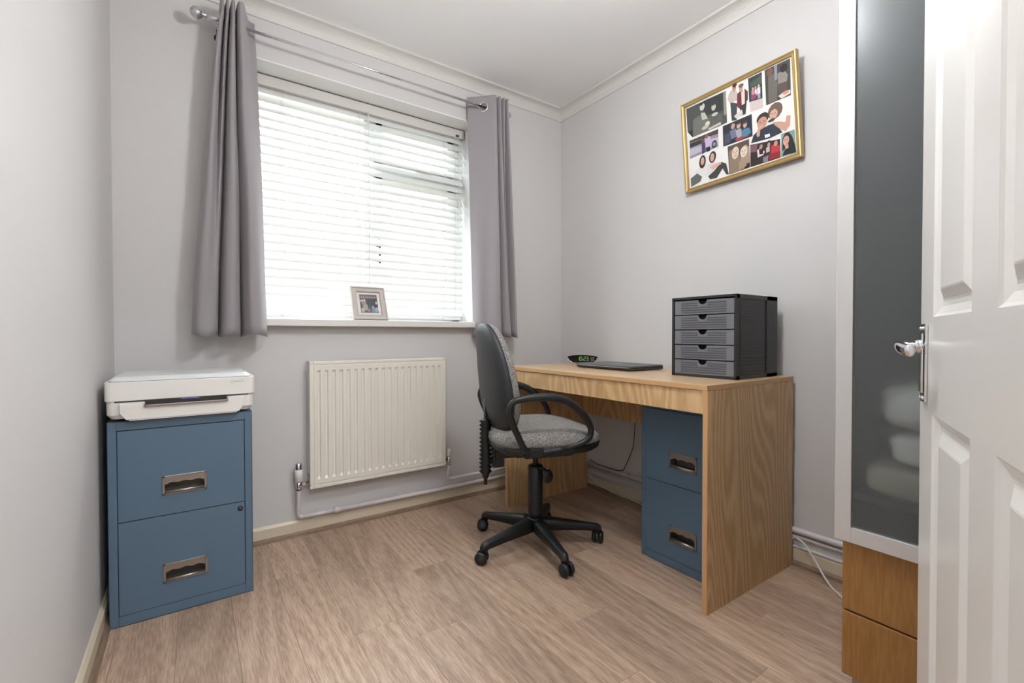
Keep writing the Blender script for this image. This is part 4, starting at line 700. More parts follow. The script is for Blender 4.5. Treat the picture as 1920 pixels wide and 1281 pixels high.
PH = json.loads('''[["grey couple",[["4f5350",[[27.6,377.3],[226.3,378.7],[223.2,244.0],[198.0,241.7],[50.7,238.6],[52.0,272.6],[27.2,271.3]]],["8f8b7c",[[213.9,378.7],[226.3,378.7],[223.2,279.3],[210.8,278.9]]],["3c3f3f",[[117.5,378.9],[211.6,378.1],[209.3,300.2],[115.9,314.9]]],["6e6f68",[[59.6,314.2],[91.9,324.0],[122.3,317.9],[141.6,291.8],[143.9,239.9],[53.9,238.6]]],["d0cdc4",[[122.0,356.1],[119.7,347.8],[114.8,341.6],[108.5,339.3],[102.5,341.5],[98.4,347.7],[97.4,356.1],[99.7,364.5],[104.6,370.7],[110.9,372.9],[116.9,370.6],[120.9,364.5]]],["3a3a38",[[116.9,370.0],[115.1,366.4],[110.9,363.7],[105.3,362.7],[99.8,363.7],[95.9,366.4],[94.7,370.1],[96.5,373.8],[100.7,376.5],[106.4,377.4],[111.8,376.4],[115.7,373.7]]],["bdb9ae",[[100.5,331.6],[121.0,326.4],[132.8,295.1],[105.4,297.1]]],["5f605a",[[142.5,304.8],[166.5,308.9],[200.0,288.2],[205.8,246.8],[144.7,250.4]]],["c9c5bb",[[175.8,333.3],[173.9,325.6],[169.6,319.9],[164.2,317.7],[159.0,319.7],[155.5,325.4],[154.6,333.1],[156.6,340.8],[160.9,346.5],[166.3,348.6],[171.5,346.6],[174.9,341.0]]],["45443f",[[183.2,348.0],[180.9,343.9],[175.2,340.9],[167.5,339.7],[159.9,340.8],[154.4,343.7],[152.7,347.9],[155.0,352.0],[160.9,355.0],[168.6,356.1],[176.1,355.1],[181.5,352.1]]],["c6c2b6",[[184.1,300.4],[181.8,296.8],[176.1,294.0],[168.4,292.8],[160.8,293.6],[155.3,296.1],[153.5,299.7],[155.8,303.4],[161.6,306.2],[169.4,307.3],[176.9,306.5],[182.3,304.0]]],["cfcbbf",[[143.2,272.9],[141.3,267.6],[136.6,263.6],[130.4,262.0],[124.4,263.2],[120.2,266.9],[119.0,272.1],[121.0,277.4],[125.7,281.4],[131.9,283.0],[137.9,281.8],[142.0,278.1]]],["b9b5a8",[[135.2,260.6],[132.6,256.3],[126.1,253.0],[117.5,251.5],[109.0,252.3],[102.8,255.1],[100.8,259.3],[103.5,263.6],[110.0,267.0],[118.7,268.4],[127.2,267.6],[133.2,264.7]]],["c2bfb4",[[132.6,249.4],[192.1,257.0],[197.2,246.3],[135.1,242.0]]],["4a3a34",[[107.0,359.5],[105.5,360.7],[103.0,360.3],[103.0,358.7],[105.5,358.2]]],["4a3a34",[[116.8,359.5],[115.3,360.7],[112.8,360.3],[112.8,358.7],[115.3,358.2]]],["9c5a50",[[114.6,348.0],[111.2,350.0],[105.7,349.2],[105.7,346.9],[111.2,346.1]]],["f0e4dc",[[113.1,348.2],[110.8,349.0],[106.9,348.7],[106.9,347.7],[110.8,347.4]]],["a87c6a",[[111.7,354.4],[110.8,356.7],[109.4,355.8],[109.4,353.0],[110.8,352.2]]],["4a3a34",[[162.9,336.3],[161.6,337.4],[159.4,337.0],[159.4,335.5],[161.6,335.1]]],["4a3a34",[[171.4,336.3],[170.1,337.4],[167.9,337.0],[167.9,335.5],[170.1,335.1]]],["9c5a50",[[169.5,325.8],[166.5,327.5],[161.8,326.9],[161.8,324.7],[166.5,324.0]]],["f0e4dc",[[168.2,325.9],[166.2,326.7],[162.8,326.4],[162.8,325.5],[166.2,325.2]]],["a87c6a",[[166.9,331.6],[166.2,333.7],[165.0,332.9],[165.0,330.4],[166.2,329.6]]]]],["couple in burgundy",[["45484e",[[242.8,323.2],[273.4,305.8],[266.5,237.3],[244.9,242.8]]],["c0b3ac",[[237.2,356.2],[247.4,369.8],[274.0,358.6],[277.0,319.6],[241.4,318.6],[231.5,338.0]]],["b98d7c",[[273.2,372.9],[271.6,366.0],[267.9,361.0],[263.2,359.1],[258.7,361.0],[255.6,366.1],[254.8,373.0],[256.5,379.9],[260.2,384.9],[264.9,386.7],[269.4,384.8],[272.4,379.7]]],["4b3d38",[[276.6,383.5],[275.0,380.0],[271.1,377.6],[265.9,376.7],[260.8,377.6],[257.2,380.2],[256.0,383.7],[257.6,387.1],[261.5,389.6],[266.8,390.4],[271.8,389.5],[275.4,386.9]]],["3d3a3c",[[281.3,302.7],[315.8,303.8],[307.2,247.3],[286.2,250.3]]],["6d343b",[[275.9,345.3],[292.2,351.0],[300.4,355.0],[293.7,287.7],[280.0,280.5],[271.8,296.4]]],["5c3a3f",[[308.3,354.2],[321.8,336.1],[319.8,302.2],[310.1,296.2],[305.2,303.1]]],["d9cdc4",[[293.5,345.4],[308.9,346.5],[306.7,292.5],[292.9,290.5]]],["c29c88",[[302.9,360.3],[301.2,353.5],[297.7,348.5],[293.0,346.6],[288.6,348.4],[285.6,353.4],[284.8,360.3],[286.5,367.1],[290.1,372.1],[294.7,373.9],[299.1,372.0],[302.1,367.1]]],["6b5a4c",[[306.1,371.4],[304.4,367.5],[300.0,364.7],[294.1,363.7],[288.3,364.7],[284.2,367.6],[282.8,371.5],[284.6,375.4],[289.1,378.2],[295.0,379.2],[300.8,378.1],[304.8,375.3]]],["cfcac0",[[256.9,258.8],[292.9,272.9],[295.8,251.6],[264.3,245.8]]],["4a3a34",[[262.0,375.7],[260.9,376.7],[259.0,376.3],[259.0,375.0],[260.9,374.6]]],["4a3a34",[[269.4,375.7],[268.2,376.7],[266.4,376.3],[266.4,375.0],[268.2,374.6]]],["9c5a50",[[267.7,366.3],[265.2,367.9],[261.1,367.3],[261.1,365.3],[265.2,364.7]]],["f0e4dc",[[266.6,366.4],[264.8,367.1],[261.9,366.8],[261.9,366.0],[264.8,365.8]]],["a87c6a",[[265.5,371.5],[264.9,373.4],[263.8,372.7],[263.8,370.4],[264.9,369.7]]],["4a3a34",[[291.9,363.0],[290.7,364.0],[288.9,363.6],[288.9,362.4],[290.7,362.0]]],["4a3a34",[[299.1,363.0],[298.0,364.0],[296.2,363.6],[296.2,362.4],[298.0,362.0]]],["9c5a50",[[297.5,353.7],[295.0,355.3],[290.9,354.7],[290.9,352.8],[295.0,352.2]]],["f0e4dc",[[296.4,353.9],[294.6,354.5],[291.8,354.3],[291.8,353.5],[294.6,353.2]]],["a87c6a",[[295.3,358.9],[294.7,360.7],[293.7,360.0],[293.7,357.8],[294.7,357.1]]]]],["small group",[["3a3f44",[[325.8,386.1],[382.8,387.4],[380.6,284.8],[325.3,290.0]]],["4c5a4f",[[334.8,365.0],[382.3,378.1],[381.4,344.8],[333.7,345.8]]],["c9a79b",[[348.0,336.8],[347.2,333.7],[345.4,331.4],[343.1,330.6],[340.8,331.4],[339.3,333.6],[338.8,336.7],[339.6,339.9],[341.4,342.2],[343.8,343.0],[346.0,342.2],[347.6,339.9]]],["c98a9a",[[337.0,332.1],[349.1,329.5],[349.2,305.0],[336.0,295.6]]],["c9a79b",[[358.6,337.0],[357.9,334.1],[356.3,332.0],[354.3,331.2],[352.3,332.0],[350.9,334.0],[350.5,336.9],[351.2,339.8],[352.8,341.9],[354.9,342.7],[356.9,341.9],[358.2,339.8]]],["d8cfd2",[[350.7,331.3],[360.2,329.7],[358.9,305.9],[350.7,304.4]]],["d3b3a5",[[372.2,338.7],[371.4,335.6],[369.7,333.3],[367.4,332.5],[365.2,333.3],[363.6,335.5],[363.2,338.6],[364.0,341.7],[365.8,343.9],[368.0,344.8],[370.2,344.0],[371.8,341.7]]],["dcd6da",[[361.4,333.1],[374.3,332.4],[372.8,305.0],[360.8,305.1]]],["8b4a60",[[337.1,314.9],[357.2,312.4],[356.2,294.8],[338.3,292.2]]],["9a9ba5",[[361.0,307.5],[373.0,307.3],[371.9,288.4],[362.0,290.0]]]]],["pink card",[["cdbfbd",[[326.9,289.4],[380.6,284.8],[381.0,245.9],[328.1,248.3]]]]],["family meal",[["4a4340",[[394.6,389.2],[493.0,390.2],[489.6,251.8],[393.5,249.7]]],["6b6560",[[406.5,357.7],[428.2,362.2],[442.4,318.3],[436.7,250.1],[403.4,253.9]]],["7a5347",[[426.9,373.0],[424.9,366.1],[420.1,361.1],[413.8,359.2],[407.6,361.1],[403.3,366.2],[402.0,373.2],[404.0,380.1],[408.9,385.2],[415.2,386.9],[421.3,385.0],[425.6,379.9]]],["8c867f",[[442.8,353.3],[467.6,360.7],[482.2,333.4],[476.5,308.2],[444.4,310.5]]],["242224",[[482.4,365.2],[480.1,357.3],[474.5,351.5],[467.1,349.4],[459.8,351.5],[454.7,357.3],[453.1,365.2],[455.5,373.2],[461.2,378.9],[468.6,381.0],[475.8,378.8],[480.8,373.0]]],["8a8b98",[[431.9,388.7],[443.6,388.0],[441.8,332.7],[431.4,332.5]]],["5b4f4a",[[442.2,313.8],[476.6,310.5],[477.0,271.0],[447.0,269.4]]],["d8cdc4",[[442.2,266.7],[470.4,276.1],[488.4,273.1],[488.6,259.2],[455.4,251.9]]],["d08d6d",[[484.1,269.7],[482.4,266.4],[478.0,263.9],[472.0,262.8],[466.1,263.4],[461.8,265.6],[460.4,268.7],[462.2,272.0],[466.6,274.5],[472.6,275.6],[478.5,274.9],[482.7,272.8]]]]],["smiling pair",[["333843",[[323.3,119.9],[335.3,149.5],[353.8,160.4],[399.0,168.7],[427.8,167.8],[451.3,121.2],[401.0,114.6]]],["e4e0da",[[437.5,173.8],[454.5,186.4],[466.7,200.5],[486.4,183.6],[485.8,169.8],[459.5,146.7],[441.0,148.7]]],["c49a88",[[418.5,173.6],[441.9,167.4],[464.6,156.6],[470.4,180.4],[484.7,175.8],[481.1,138.8],[462.9,120.9],[445.0,135.3],[422.6,160.1]]],["6f5a50",[[457.0,217.4],[452.3,201.4],[441.1,189.1],[426.2,183.7],[411.5,186.9],[401.1,197.9],[397.9,213.7],[402.8,230.0],[414.4,242.3],[429.4,247.3],[443.8,243.8],[453.9,232.9]]],["cfa490",[[437.2,205.0],[434.6,195.0],[428.3,187.4],[420.0,184.1],[412.0,186.1],[406.3,193.0],[404.6,202.7],[407.4,212.8],[413.7,220.4],[422.0,223.5],[430.0,221.4],[435.6,214.6]]],["3b3530",[[402.8,205.2],[398.8,193.6],[389.0,184.6],[376.0,180.5],[363.1,182.6],[353.9,190.4],[351.0,201.8],[355.2,213.6],[365.3,222.6],[378.5,226.4],[391.1,224.1],[400.0,216.3]]],["c1937f",[[395.1,188.0],[391.7,175.9],[383.6,166.5],[373.0,162.5],[362.6,164.8],[355.3,173.0],[353.1,184.9],[356.7,197.2],[364.9,206.6],[375.6,210.5],[385.9,207.9],[393.0,199.7]]],["54433b",[[426.2,184.4],[424.2,181.0],[418.8,178.2],[411.5,176.7],[404.2,177.0],[399.0,179.0],[397.2,182.2],[399.4,185.7],[404.8,188.5],[412.2,189.9],[419.3,189.6],[424.5,187.6]]],["d8b8a8",[[381.1,174.3],[379.8,172.5],[376.5,171.0],[371.9,170.2],[367.4,170.3],[364.2,171.3],[363.1,172.9],[364.4,174.6],[367.8,176.1],[372.3,176.9],[376.8,176.8],[380.0,175.9]]],["e2c8ba",[[429.6,195.2],[428.6,193.7],[425.9,192.5],[422.3,191.9],[418.8,192.0],[416.2,192.8],[415.3,194.2],[416.3,195.7],[419.0,196.9],[422.6,197.5],[426.2,197.4],[428.8,196.5]]],["c79c88",[[348.0,147.6],[354.3,170.1],[365.2,165.3],[361.6,137.9],[352.4,135.1]]],["e8e6e4",[[381.4,135.0],[402.0,133.7],[402.8,121.2],[382.7,121.8]]],["4a3a34",[[417.4,207.8],[415.4,209.3],[412.1,208.7],[412.1,206.8],[415.4,206.3]]],["4a3a34",[[430.4,207.8],[428.4,209.3],[425.1,208.7],[425.1,206.8],[428.4,206.3]]],["9c5a50",[[427.5,194.4],[423.0,196.6],[415.7,195.8],[415.7,193.0],[423.0,192.1]]],["f0e4dc",[[425.5,194.6],[422.4,195.5],[417.3,195.2],[417.3,194.0],[422.4,193.6]]],["a87c6a",[[423.6,201.9],[422.5,204.5],[420.6,203.5],[420.6,200.2],[422.5,199.2]]],["4a3a34",[[369.6,191.3],[367.0,193.1],[362.8,192.4],[362.8,190.1],[367.0,189.4]]],["4a3a34",[[386.4,191.3],[383.8,193.1],[379.6,192.4],[379.6,190.1],[383.8,189.4]]],["9c5a50",[[382.6,174.9],[376.8,177.7],[367.4,176.6],[367.4,173.2],[376.8,172.2]]],["f0e4dc",[[380.1,175.2],[376.0,176.3],[369.5,175.9],[369.5,174.5],[376.0,174.0]]],["a87c6a",[[377.6,184.1],[376.1,187.3],[373.8,186.0],[373.8,182.1],[376.1,180.9]]]]],["children on sofa",[["2f333f",[[202.2,235.0],[332.7,238.6],[331.6,147.3],[199.2,146.4]]],["4b4e5e",[[208.2,196.1],[233.7,197.7],[233.8,156.0],[205.2,149.8]]],["c59b88",[[258.2,218.7],[256.6,212.6],[252.9,207.9],[248.1,206.0],[243.5,207.3],[240.3,211.6],[239.4,217.6],[241.1,223.7],[244.8,228.3],[249.6,230.2],[254.2,228.8],[257.4,224.6]]],["6f7389",[[234.0,202.7],[261.8,205.7],[267.8,170.3],[237.2,165.3]]],["c9a18e",[[283.3,212.1],[281.7,206.1],[278.1,201.5],[273.4,199.6],[268.9,200.9],[265.7,205.0],[264.9,211.0],[266.5,217.1],[270.1,221.6],[274.9,223.5],[279.4,222.2],[282.5,218.0]]],["4a3a33",[[284.6,224.0],[283.0,220.9],[278.9,218.5],[273.4,217.4],[268.0,217.9],[264.2,219.9],[262.9,222.8],[264.5,225.9],[268.7,228.3],[274.1,229.4],[279.5,228.9],[283.3,226.9]]],["a5a3ad",[[258.5,196.6],[284.1,197.8],[288.9,163.0],[264.5,161.1]]],["c9a18e",[[310.5,205.5],[309.0,199.5],[305.7,195.0],[301.4,193.1],[297.2,194.4],[294.3,198.5],[293.5,204.4],[295.0,210.4],[298.4,215.0],[302.8,216.8],[306.9,215.5],[309.7,211.3]]],["4a3b34",[[312.3,217.3],[310.6,213.8],[306.6,211.0],[301.3,209.8],[296.0,210.4],[292.3,212.7],[291.0,216.0],[292.7,219.6],[296.7,222.4],[302.1,223.6],[307.3,223.0],[311.0,220.7]]],["4f7c94",[[284.7,182.3],[295.9,191.0],[319.4,187.6],[325.9,165.3],[301.7,153.5],[285.1,161.8]]],["a3434a",[[256.5,163.9],[302.0,158.5],[322.7,153.9],[258.4,150.3]]],["4a3a34",[[246.8,220.5],[245.6,221.4],[243.7,221.1],[243.7,220.0],[245.6,219.6]]],["4a3a34",[[254.3,220.5],[253.1,221.4],[251.2,221.1],[251.2,220.0],[253.1,219.6]]],["9c5a50",[[252.6,212.3],[250.0,213.7],[245.8,213.2],[245.8,211.4],[250.0,210.9]]],["f0e4dc",[[251.5,212.4],[249.7,213.0],[246.7,212.8],[246.7,212.1],[249.7,211.8]]],["a87c6a",[[250.3,216.9],[249.7,218.5],[248.6,217.9],[248.6,215.9],[249.7,215.3]]],["4a3a34",[[272.1,213.9],[270.9,214.8],[269.1,214.5],[269.1,213.4],[270.9,213.0]]],["4a3a34",[[279.5,213.9],[278.3,214.8],[276.5,214.5],[276.5,213.4],[278.3,213.0]]],["9c5a50",[[277.8,205.8],[275.3,207.2],[271.1,206.7],[271.1,205.0],[275.3,204.5]]],["f0e4dc",[[276.7,205.9],[274.9,206.5],[272.0,206.3],[272.0,205.6],[274.9,205.4]]],["a87c6a",[[275.6,210.4],[275.0,211.9],[273.9,211.3],[273.9,209.4],[275.0,208.8]]],["4a3a34",[[300.2,207.3],[299.1,208.2],[297.4,207.9],[297.4,206.8],[299.1,206.4]]],["4a3a34",[[307.0,207.3],[305.9,208.2],[304.2,207.9],[304.2,206.8],[305.9,206.4]]],["9c5a50",[[305.4,199.3],[303.1,200.6],[299.3,200.1],[299.3,198.4],[303.1,197.9]]],["f0e4dc",[[304.4,199.4],[302.8,199.9],[300.1,199.7],[300.1,199.0],[302.8,198.8]]],["a87c6a",[[303.4,203.8],[302.8,205.3],[301.9,204.7],[301.9,202.8],[302.8,202.2]]]]],["girls by the car",[["8f8d97",[[33.6,227.6],[180.0,231.4],[176.6,154.9],[30.4,144.1]]],["57453f",[[33.6,227.6],[180.0,231.4],[179.2,211.5],[136.4,218.4],[32.8,217.7]]],["33343c",[[34.5,214.4],[96.2,213.1],[98.1,196.0],[34.3,193.7]]],["b9b2bf",[[33.9,189.3],[97.5,188.0],[153.0,199.2],[177.6,196.1],[175.9,170.1],[144.7,164.3],[31.4,156.2]]],["2f3035",[[170.2,173.0],[167.9,164.5],[162.7,158.0],[156.0,155.2],[149.5,156.9],[145.1,162.8],[143.9,171.1],[146.3,179.6],[151.5,186.1],[158.3,188.8],[164.7,187.0],[169.0,181.2]]],["8d8e94",[[164.3,172.6],[163.0,167.8],[160.1,164.1],[156.5,162.6],[153.0,163.6],[150.6,166.8],[149.9,171.5],[151.2,176.3],[154.1,180.0],[157.8,181.5],[161.3,180.5],[163.6,177.2]]],["4e4663",[[95.0,197.0],[113.5,196.3],[113.5,152.6],[94.4,144.9]]],["6b5348",[[111.2,206.6],[109.9,201.7],[106.9,198.1],[103.1,196.5],[99.4,197.6],[96.9,201.0],[96.3,205.7],[97.7,210.6],[100.6,214.3],[104.5,215.8],[108.1,214.7],[110.6,211.3]]],["bfa9cf",[[112.9,212.9],[136.2,215.7],[146.5,190.7],[132.9,168.1],[114.8,171.3]]],["8a6a5c",[[130.9,218.0],[129.5,213.2],[126.4,209.5],[122.3,208.0],[118.4,209.1],[115.8,212.4],[115.0,217.1],[116.4,222.0],[119.6,225.6],[123.7,227.1],[127.6,226.0],[130.2,222.7]]],["2c2a2e",[[114.6,168.7],[136.0,169.8],[136.5,150.7],[118.1,148.4]]]]],["girls in white",[["dcd9d8",[[51.7,82.4],[87.5,94.4],[127.6,93.5],[163.4,90.9],[182.0,61.2],[123.5,34.4],[71.6,48.7]]],["5d605e",[[26.7,52.6],[63.4,67.8],[87.0,44.4],[76.2,25.0],[26.9,12.5]]],["d6d3d2",[[118.3,90.8],[145.7,93.5],[183.0,77.0],[172.7,53.2],[136.1,41.8],[112.6,53.9]]],["3c3f3d",[[117.7,38.7],[149.0,54.5],[186.4,84.0],[208.5,69.4],[217.8,18.9],[205.5,22.4],[190.2,53.4],[158.6,19.2],[125.7,22.7]]],["3e3430",[[111.3,113.6],[107.9,98.5],[100.7,87.0],[91.7,82.1],[83.1,85.2],[77.4,95.5],[76.1,110.2],[79.6,125.4],[86.9,136.9],[96.0,141.7],[104.4,138.4],[110.0,128.1]]],["cda695",[[103.4,115.5],[101.5,106.8],[97.6,100.1],[92.8,97.3],[88.2,99.1],[85.2,105.2],[84.6,113.7],[86.5,122.5],[90.4,129.2],[95.3,131.9],[99.8,130.0],[102.8,124.0]]],["3a302c",[[163.0,119.9],[159.8,107.0],[152.6,97.0],[143.3,92.7],[134.4,95.1],[128.4,103.9],[126.8,116.5],[130.2,129.5],[137.5,139.4],[146.8,143.6],[155.6,141.0],[161.5,132.3]]],["cfa795",[[154.0,117.9],[152.0,108.8],[147.8,101.8],[142.5,98.9],[137.5,100.8],[134.2,107.0],[133.4,116.0],[135.5,125.1],[139.7,132.1],[145.0,135.0],[150.0,133.0],[153.3,126.8]]],["d9a394",[[129.5,76.6],[177.8,86.6],[185.9,76.1],[143.5,61.6]]],["4a3a34",[[91.9,118.1],[90.8,119.4],[88.9,118.9],[88.9,117.3],[90.8,116.8]]],["4a3a34",[[99.5,118.1],[98.3,119.4],[96.4,118.9],[96.4,117.3],[98.3,116.8]]],["9c5a50",[[97.8,106.3],[95.2,108.3],[91.0,107.5],[91.0,105.1],[95.2,104.3]]],["f0e4dc",[[96.6,106.5],[94.8,107.3],[91.9,107.0],[91.9,106.0],[94.8,105.7]]],["a87c6a",[[95.5,112.9],[94.9,115.2],[93.8,114.3],[93.8,111.5],[94.9,110.6]]],["4a3a34",[[141.5,120.5],[140.2,121.9],[138.1,121.4],[138.1,119.7],[140.2,119.2]]],["4a3a34",[[149.7,120.5],[148.4,121.9],[146.4,121.4],[146.4,119.7],[148.4,119.2]]],["9c5a50",[[147.9,108.3],[145.0,110.3],[140.4,109.5],[140.4,107.0],[145.0,106.2]]],["f0e4dc",[[146.6,108.4],[144.6,109.3],[141.4,109.0],[141.4,107.9],[144.6,107.6]]],["a87c6a",[[145.4,115.1],[144.7,117.5],[143.5,116.6],[143.5,113.6],[144.7,112.7]]]]],["two girls sepia",[["5a4c42",[[218.8,140.0],[315.7,141.2],[313.5,22.7],[219.4,17.4]]],["8a7765",[[223.0,117.7],[257.0,127.5],[275.3,70.1],[269.5,20.0],[222.4,20.3]]],["d6c2b4",[[269.2,104.7],[266.2,91.3],[259.6,81.0],[251.1,76.5],[242.9,79.1],[237.4,88.1],[236.0,101.2],[239.1,114.8],[245.8,125.1],[254.4,129.4],[262.4,126.7],[267.8,117.6]]],["a58f79",[[277.7,110.5],[299.9,123.7],[313.8,109.0],[312.1,43.5],[273.7,44.7]]],["dfcbbd",[[306.3,97.9],[303.5,86.2],[297.1,77.1],[288.9,73.1],[281.0,75.2],[275.5,83.0],[274.0,94.4],[276.9,106.3],[283.4,115.4],[291.7,119.3],[299.5,117.0],[304.9,109.2]]],["a38d78",[[266.5,59.8],[296.4,63.6],[299.5,26.8],[264.3,24.1]]],["2f2b2a",[[289.0,29.9],[313.1,43.2],[313.5,22.7],[291.2,21.0]]],["4a3a34",[[249.0,108.2],[246.9,110.3],[243.6,109.5],[243.6,107.0],[246.9,106.2]]],["4a3a34",[[262.3,108.2],[260.2,110.3],[256.9,109.5],[256.9,107.0],[260.2,106.2]]],["9c5a50",[[259.3,90.3],[254.7,93.3],[247.3,92.1],[247.3,88.4],[254.7,87.2]]],["f0e4dc",[[257.3,90.5],[254.1,91.8],[248.9,91.3],[248.9,89.7],[254.1,89.3]]],["a87c6a",[[255.3,100.3],[254.2,103.8],[252.3,102.5],[252.3,98.1],[254.2,96.8]]],["4a3a34",[[286.7,100.8],[284.7,102.6],[281.4,101.9],[281.4,99.7],[284.7,99.0]]],["4a3a34",[[299.6,100.8],[297.6,102.6],[294.3,101.9],[294.3,99.7],[297.6,99.0]]],["9c5a50",[[296.7,85.1],[292.2,87.7],[285.0,86.7],[285.0,83.5],[292.2,82.5]]],["f0e4dc",[[294.7,85.3],[291.6,86.4],[286.6,86.0],[286.6,84.6],[291.6,84.2]]],["a87c6a",[[292.8,93.9],[291.7,96.9],[289.9,95.8],[289.9,92.0],[291.7,90.8]]]]],["group with red dress",[["35292c",[[319.4,114.7],[440.9,98.6],[439.5,24.5],[315.1,22.3]]],["7a5960",[[320.2,111.9],[351.0,109.2],[344.2,79.0],[318.5,82.1]]],["d9ccd0",[[347.0,83.1],[360.0,88.9],[378.8,67.9],[370.7,55.7],[347.8,52.8]]],["3a1d24",[[354.7,85.6],[372.3,84.9],[371.0,60.6],[356.0,62.8]]],["b98d7d",[[371.2,93.3],[370.0,88.3],[367.3,84.4],[363.7,82.7],[360.2,83.6],[357.8,86.9],[357.1,91.7],[358.3,96.7],[361.1,100.5],[364.7,102.2],[368.2,101.3],[370.6,98.0]]],["c9b6ba",[[384.5,80.9],[399.5,85.8],[398.2,61.8],[383.5,61.5]]],["2a2022",[[405.9,97.3],[404.2,91.4],[400.0,86.7],[394.5,84.5],[389.2,85.4],[385.4,89.2],[384.2,94.8],[386.0,100.8],[390.2,105.4],[395.7,107.6],[401.1,106.6],[404.8,102.8]]],["bd9482",[[402.2,91.7],[401.1,87.2],[398.6,83.8],[395.4,82.3],[392.2,83.0],[390.1,85.9],[389.4,90.2],[390.5,94.6],[393.0,98.0],[396.3,99.6],[399.4,98.8],[401.6,95.9]]],["b8373d",[[406.7,83.4],[421.4,88.3],[439.6,72.6],[437.7,34.7],[396.7,32.8]]],["c79a8a",[[431.3,87.5],[430.0,82.1],[427.0,78.0],[423.1,76.1],[419.3,77.0],[416.7,80.5],[415.9,85.6],[417.2,91.0],[420.3,95.2],[424.2,97.0],[427.9,96.0],[430.6,92.6]]],["8b2933",[[395.3,52.9],[438.5,51.3],[438.7,27.2],[394.0,28.7]]],["8a7d86",[[370.2,45.9],[392.6,48.8],[388.8,22.9],[369.1,26.4]]],["4a3a34",[[362.6,94.4],[361.8,95.2],[360.3,94.9],[360.3,94.0],[361.8,93.7]]],["4a3a34",[[368.3,94.4],[367.4,95.2],[366.0,94.9],[366.0,94.0],[367.4,93.7]]],["9c5a50",[[367.0,87.8],[365.1,88.9],[361.9,88.5],[361.9,87.1],[365.1,86.7]]],["f0e4dc",[[366.2,87.9],[364.8,88.3],[362.6,88.2],[362.6,87.6],[364.8,87.4]]],["a87c6a",[[365.3,91.5],[364.8,92.8],[364.0,92.3],[364.0,90.7],[364.8,90.2]]],["4a3a34",[[394.4,92.6],[393.6,93.3],[392.3,93.1],[392.3,92.2],[393.6,92.0]]],["4a3a34",[[399.5,92.6],[398.7,93.3],[397.4,93.1],[397.4,92.2],[398.7,92.0]]],["9c5a50",[[398.4,86.8],[396.6,87.8],[393.7,87.4],[393.7,86.2],[396.6,85.8]]],["f0e4dc",[[397.6,86.9],[396.4,87.3],[394.4,87.1],[394.4,86.6],[396.4,86.4]]],["a87c6a",[[396.8,90.1],[396.4,91.2],[395.7,90.8],[395.7,89.3],[396.4,88.9]]],["4a3a34",[[421.9,88.6],[421.0,89.4],[419.4,89.1],[419.4,88.1],[421.0,87.8]]],["4a3a34",[[428.1,88.6],[427.1,89.4],[425.6,89.1],[425.6,88.1],[427.1,87.8]]],["9c5a50",[[426.7,81.5],[424.6,82.7],[421.1,82.3],[421.1,80.8],[424.6,80.3]]],["f0e4dc",[[425.8,81.6],[424.3,82.1],[421.9,81.9],[421.9,81.3],[424.3,81.1]]],["a87c6a",[[424.9,85.5],[424.3,86.9],[423.5,86.4],[423.5,84.6],[424.3,84.1]]]]],["dark haired girl",[["7f9a94",[[446.4,115.8],[496.8,116.9],[500.1,23.6],[441.0,25.0]]],["2e2522",[[447.6,46.0],[450.0,93.1],[460.2,113.3],[474.1,115.5],[486.8,94.7],[495.5,58.9],[486.8,47.6],[455.0,53.2]]],["cfa08e",[[475.5,86.2],[473.4,76.7],[468.7,69.3],[462.6,66.0],[456.6,67.7],[452.5,74.0],[451.3,83.2],[453.4,92.8],[458.2,100.2],[464.4,103.3],[470.3,101.5],[474.3,95.3]]],["23252a",[[446.8,29.4],[459.8,56.4],[473.8,61.3],[495.7,63.5],[499.4,27.1]]],["cda08c",[[458.0,66.6],[471.9,67.7],[471.1,52.7],[459.6,51.7]]],["e8cfc4",[[467.7,76.4],[466.9,75.1],[464.8,74.0],[462.0,73.3],[459.2,73.3],[457.2,73.9],[456.5,74.9],[457.3,76.2],[459.4,77.3],[462.2,78.0],[465.0,78.0],[467.0,77.4]]],["4a3a34",[[460.8,88.4],[459.3,89.8],[456.8,89.3],[456.8,87.5],[459.3,87.0]]],["4a3a34",[[470.5,88.4],[468.9,89.8],[466.5,89.3],[466.5,87.5],[468.9,87.0]]],["9c5a50",[[468.3,75.7],[464.9,77.9],[459.5,77.0],[459.5,74.4],[464.9,73.6]]],["f0e4dc",[[466.8,75.9],[464.5,76.8],[460.7,76.5],[460.7,75.4],[464.5,75.0]]],["a87c6a",[[465.4,82.8],[464.5,85.3],[463.2,84.4],[463.2,81.3],[464.5,80.3]]]]]]''')
for k, (nm, shapes) in enumerate(PH):
    printed('photo', [(c, [(p[0]/1000, p[1]/1000) for p in pts]) for c, pts in shapes], pp_, -0.0095 + 0.0001*(k % 3), 0.00006, pf, label='photograph of ' + nm if 'card' not in nm else 'blank pink card')

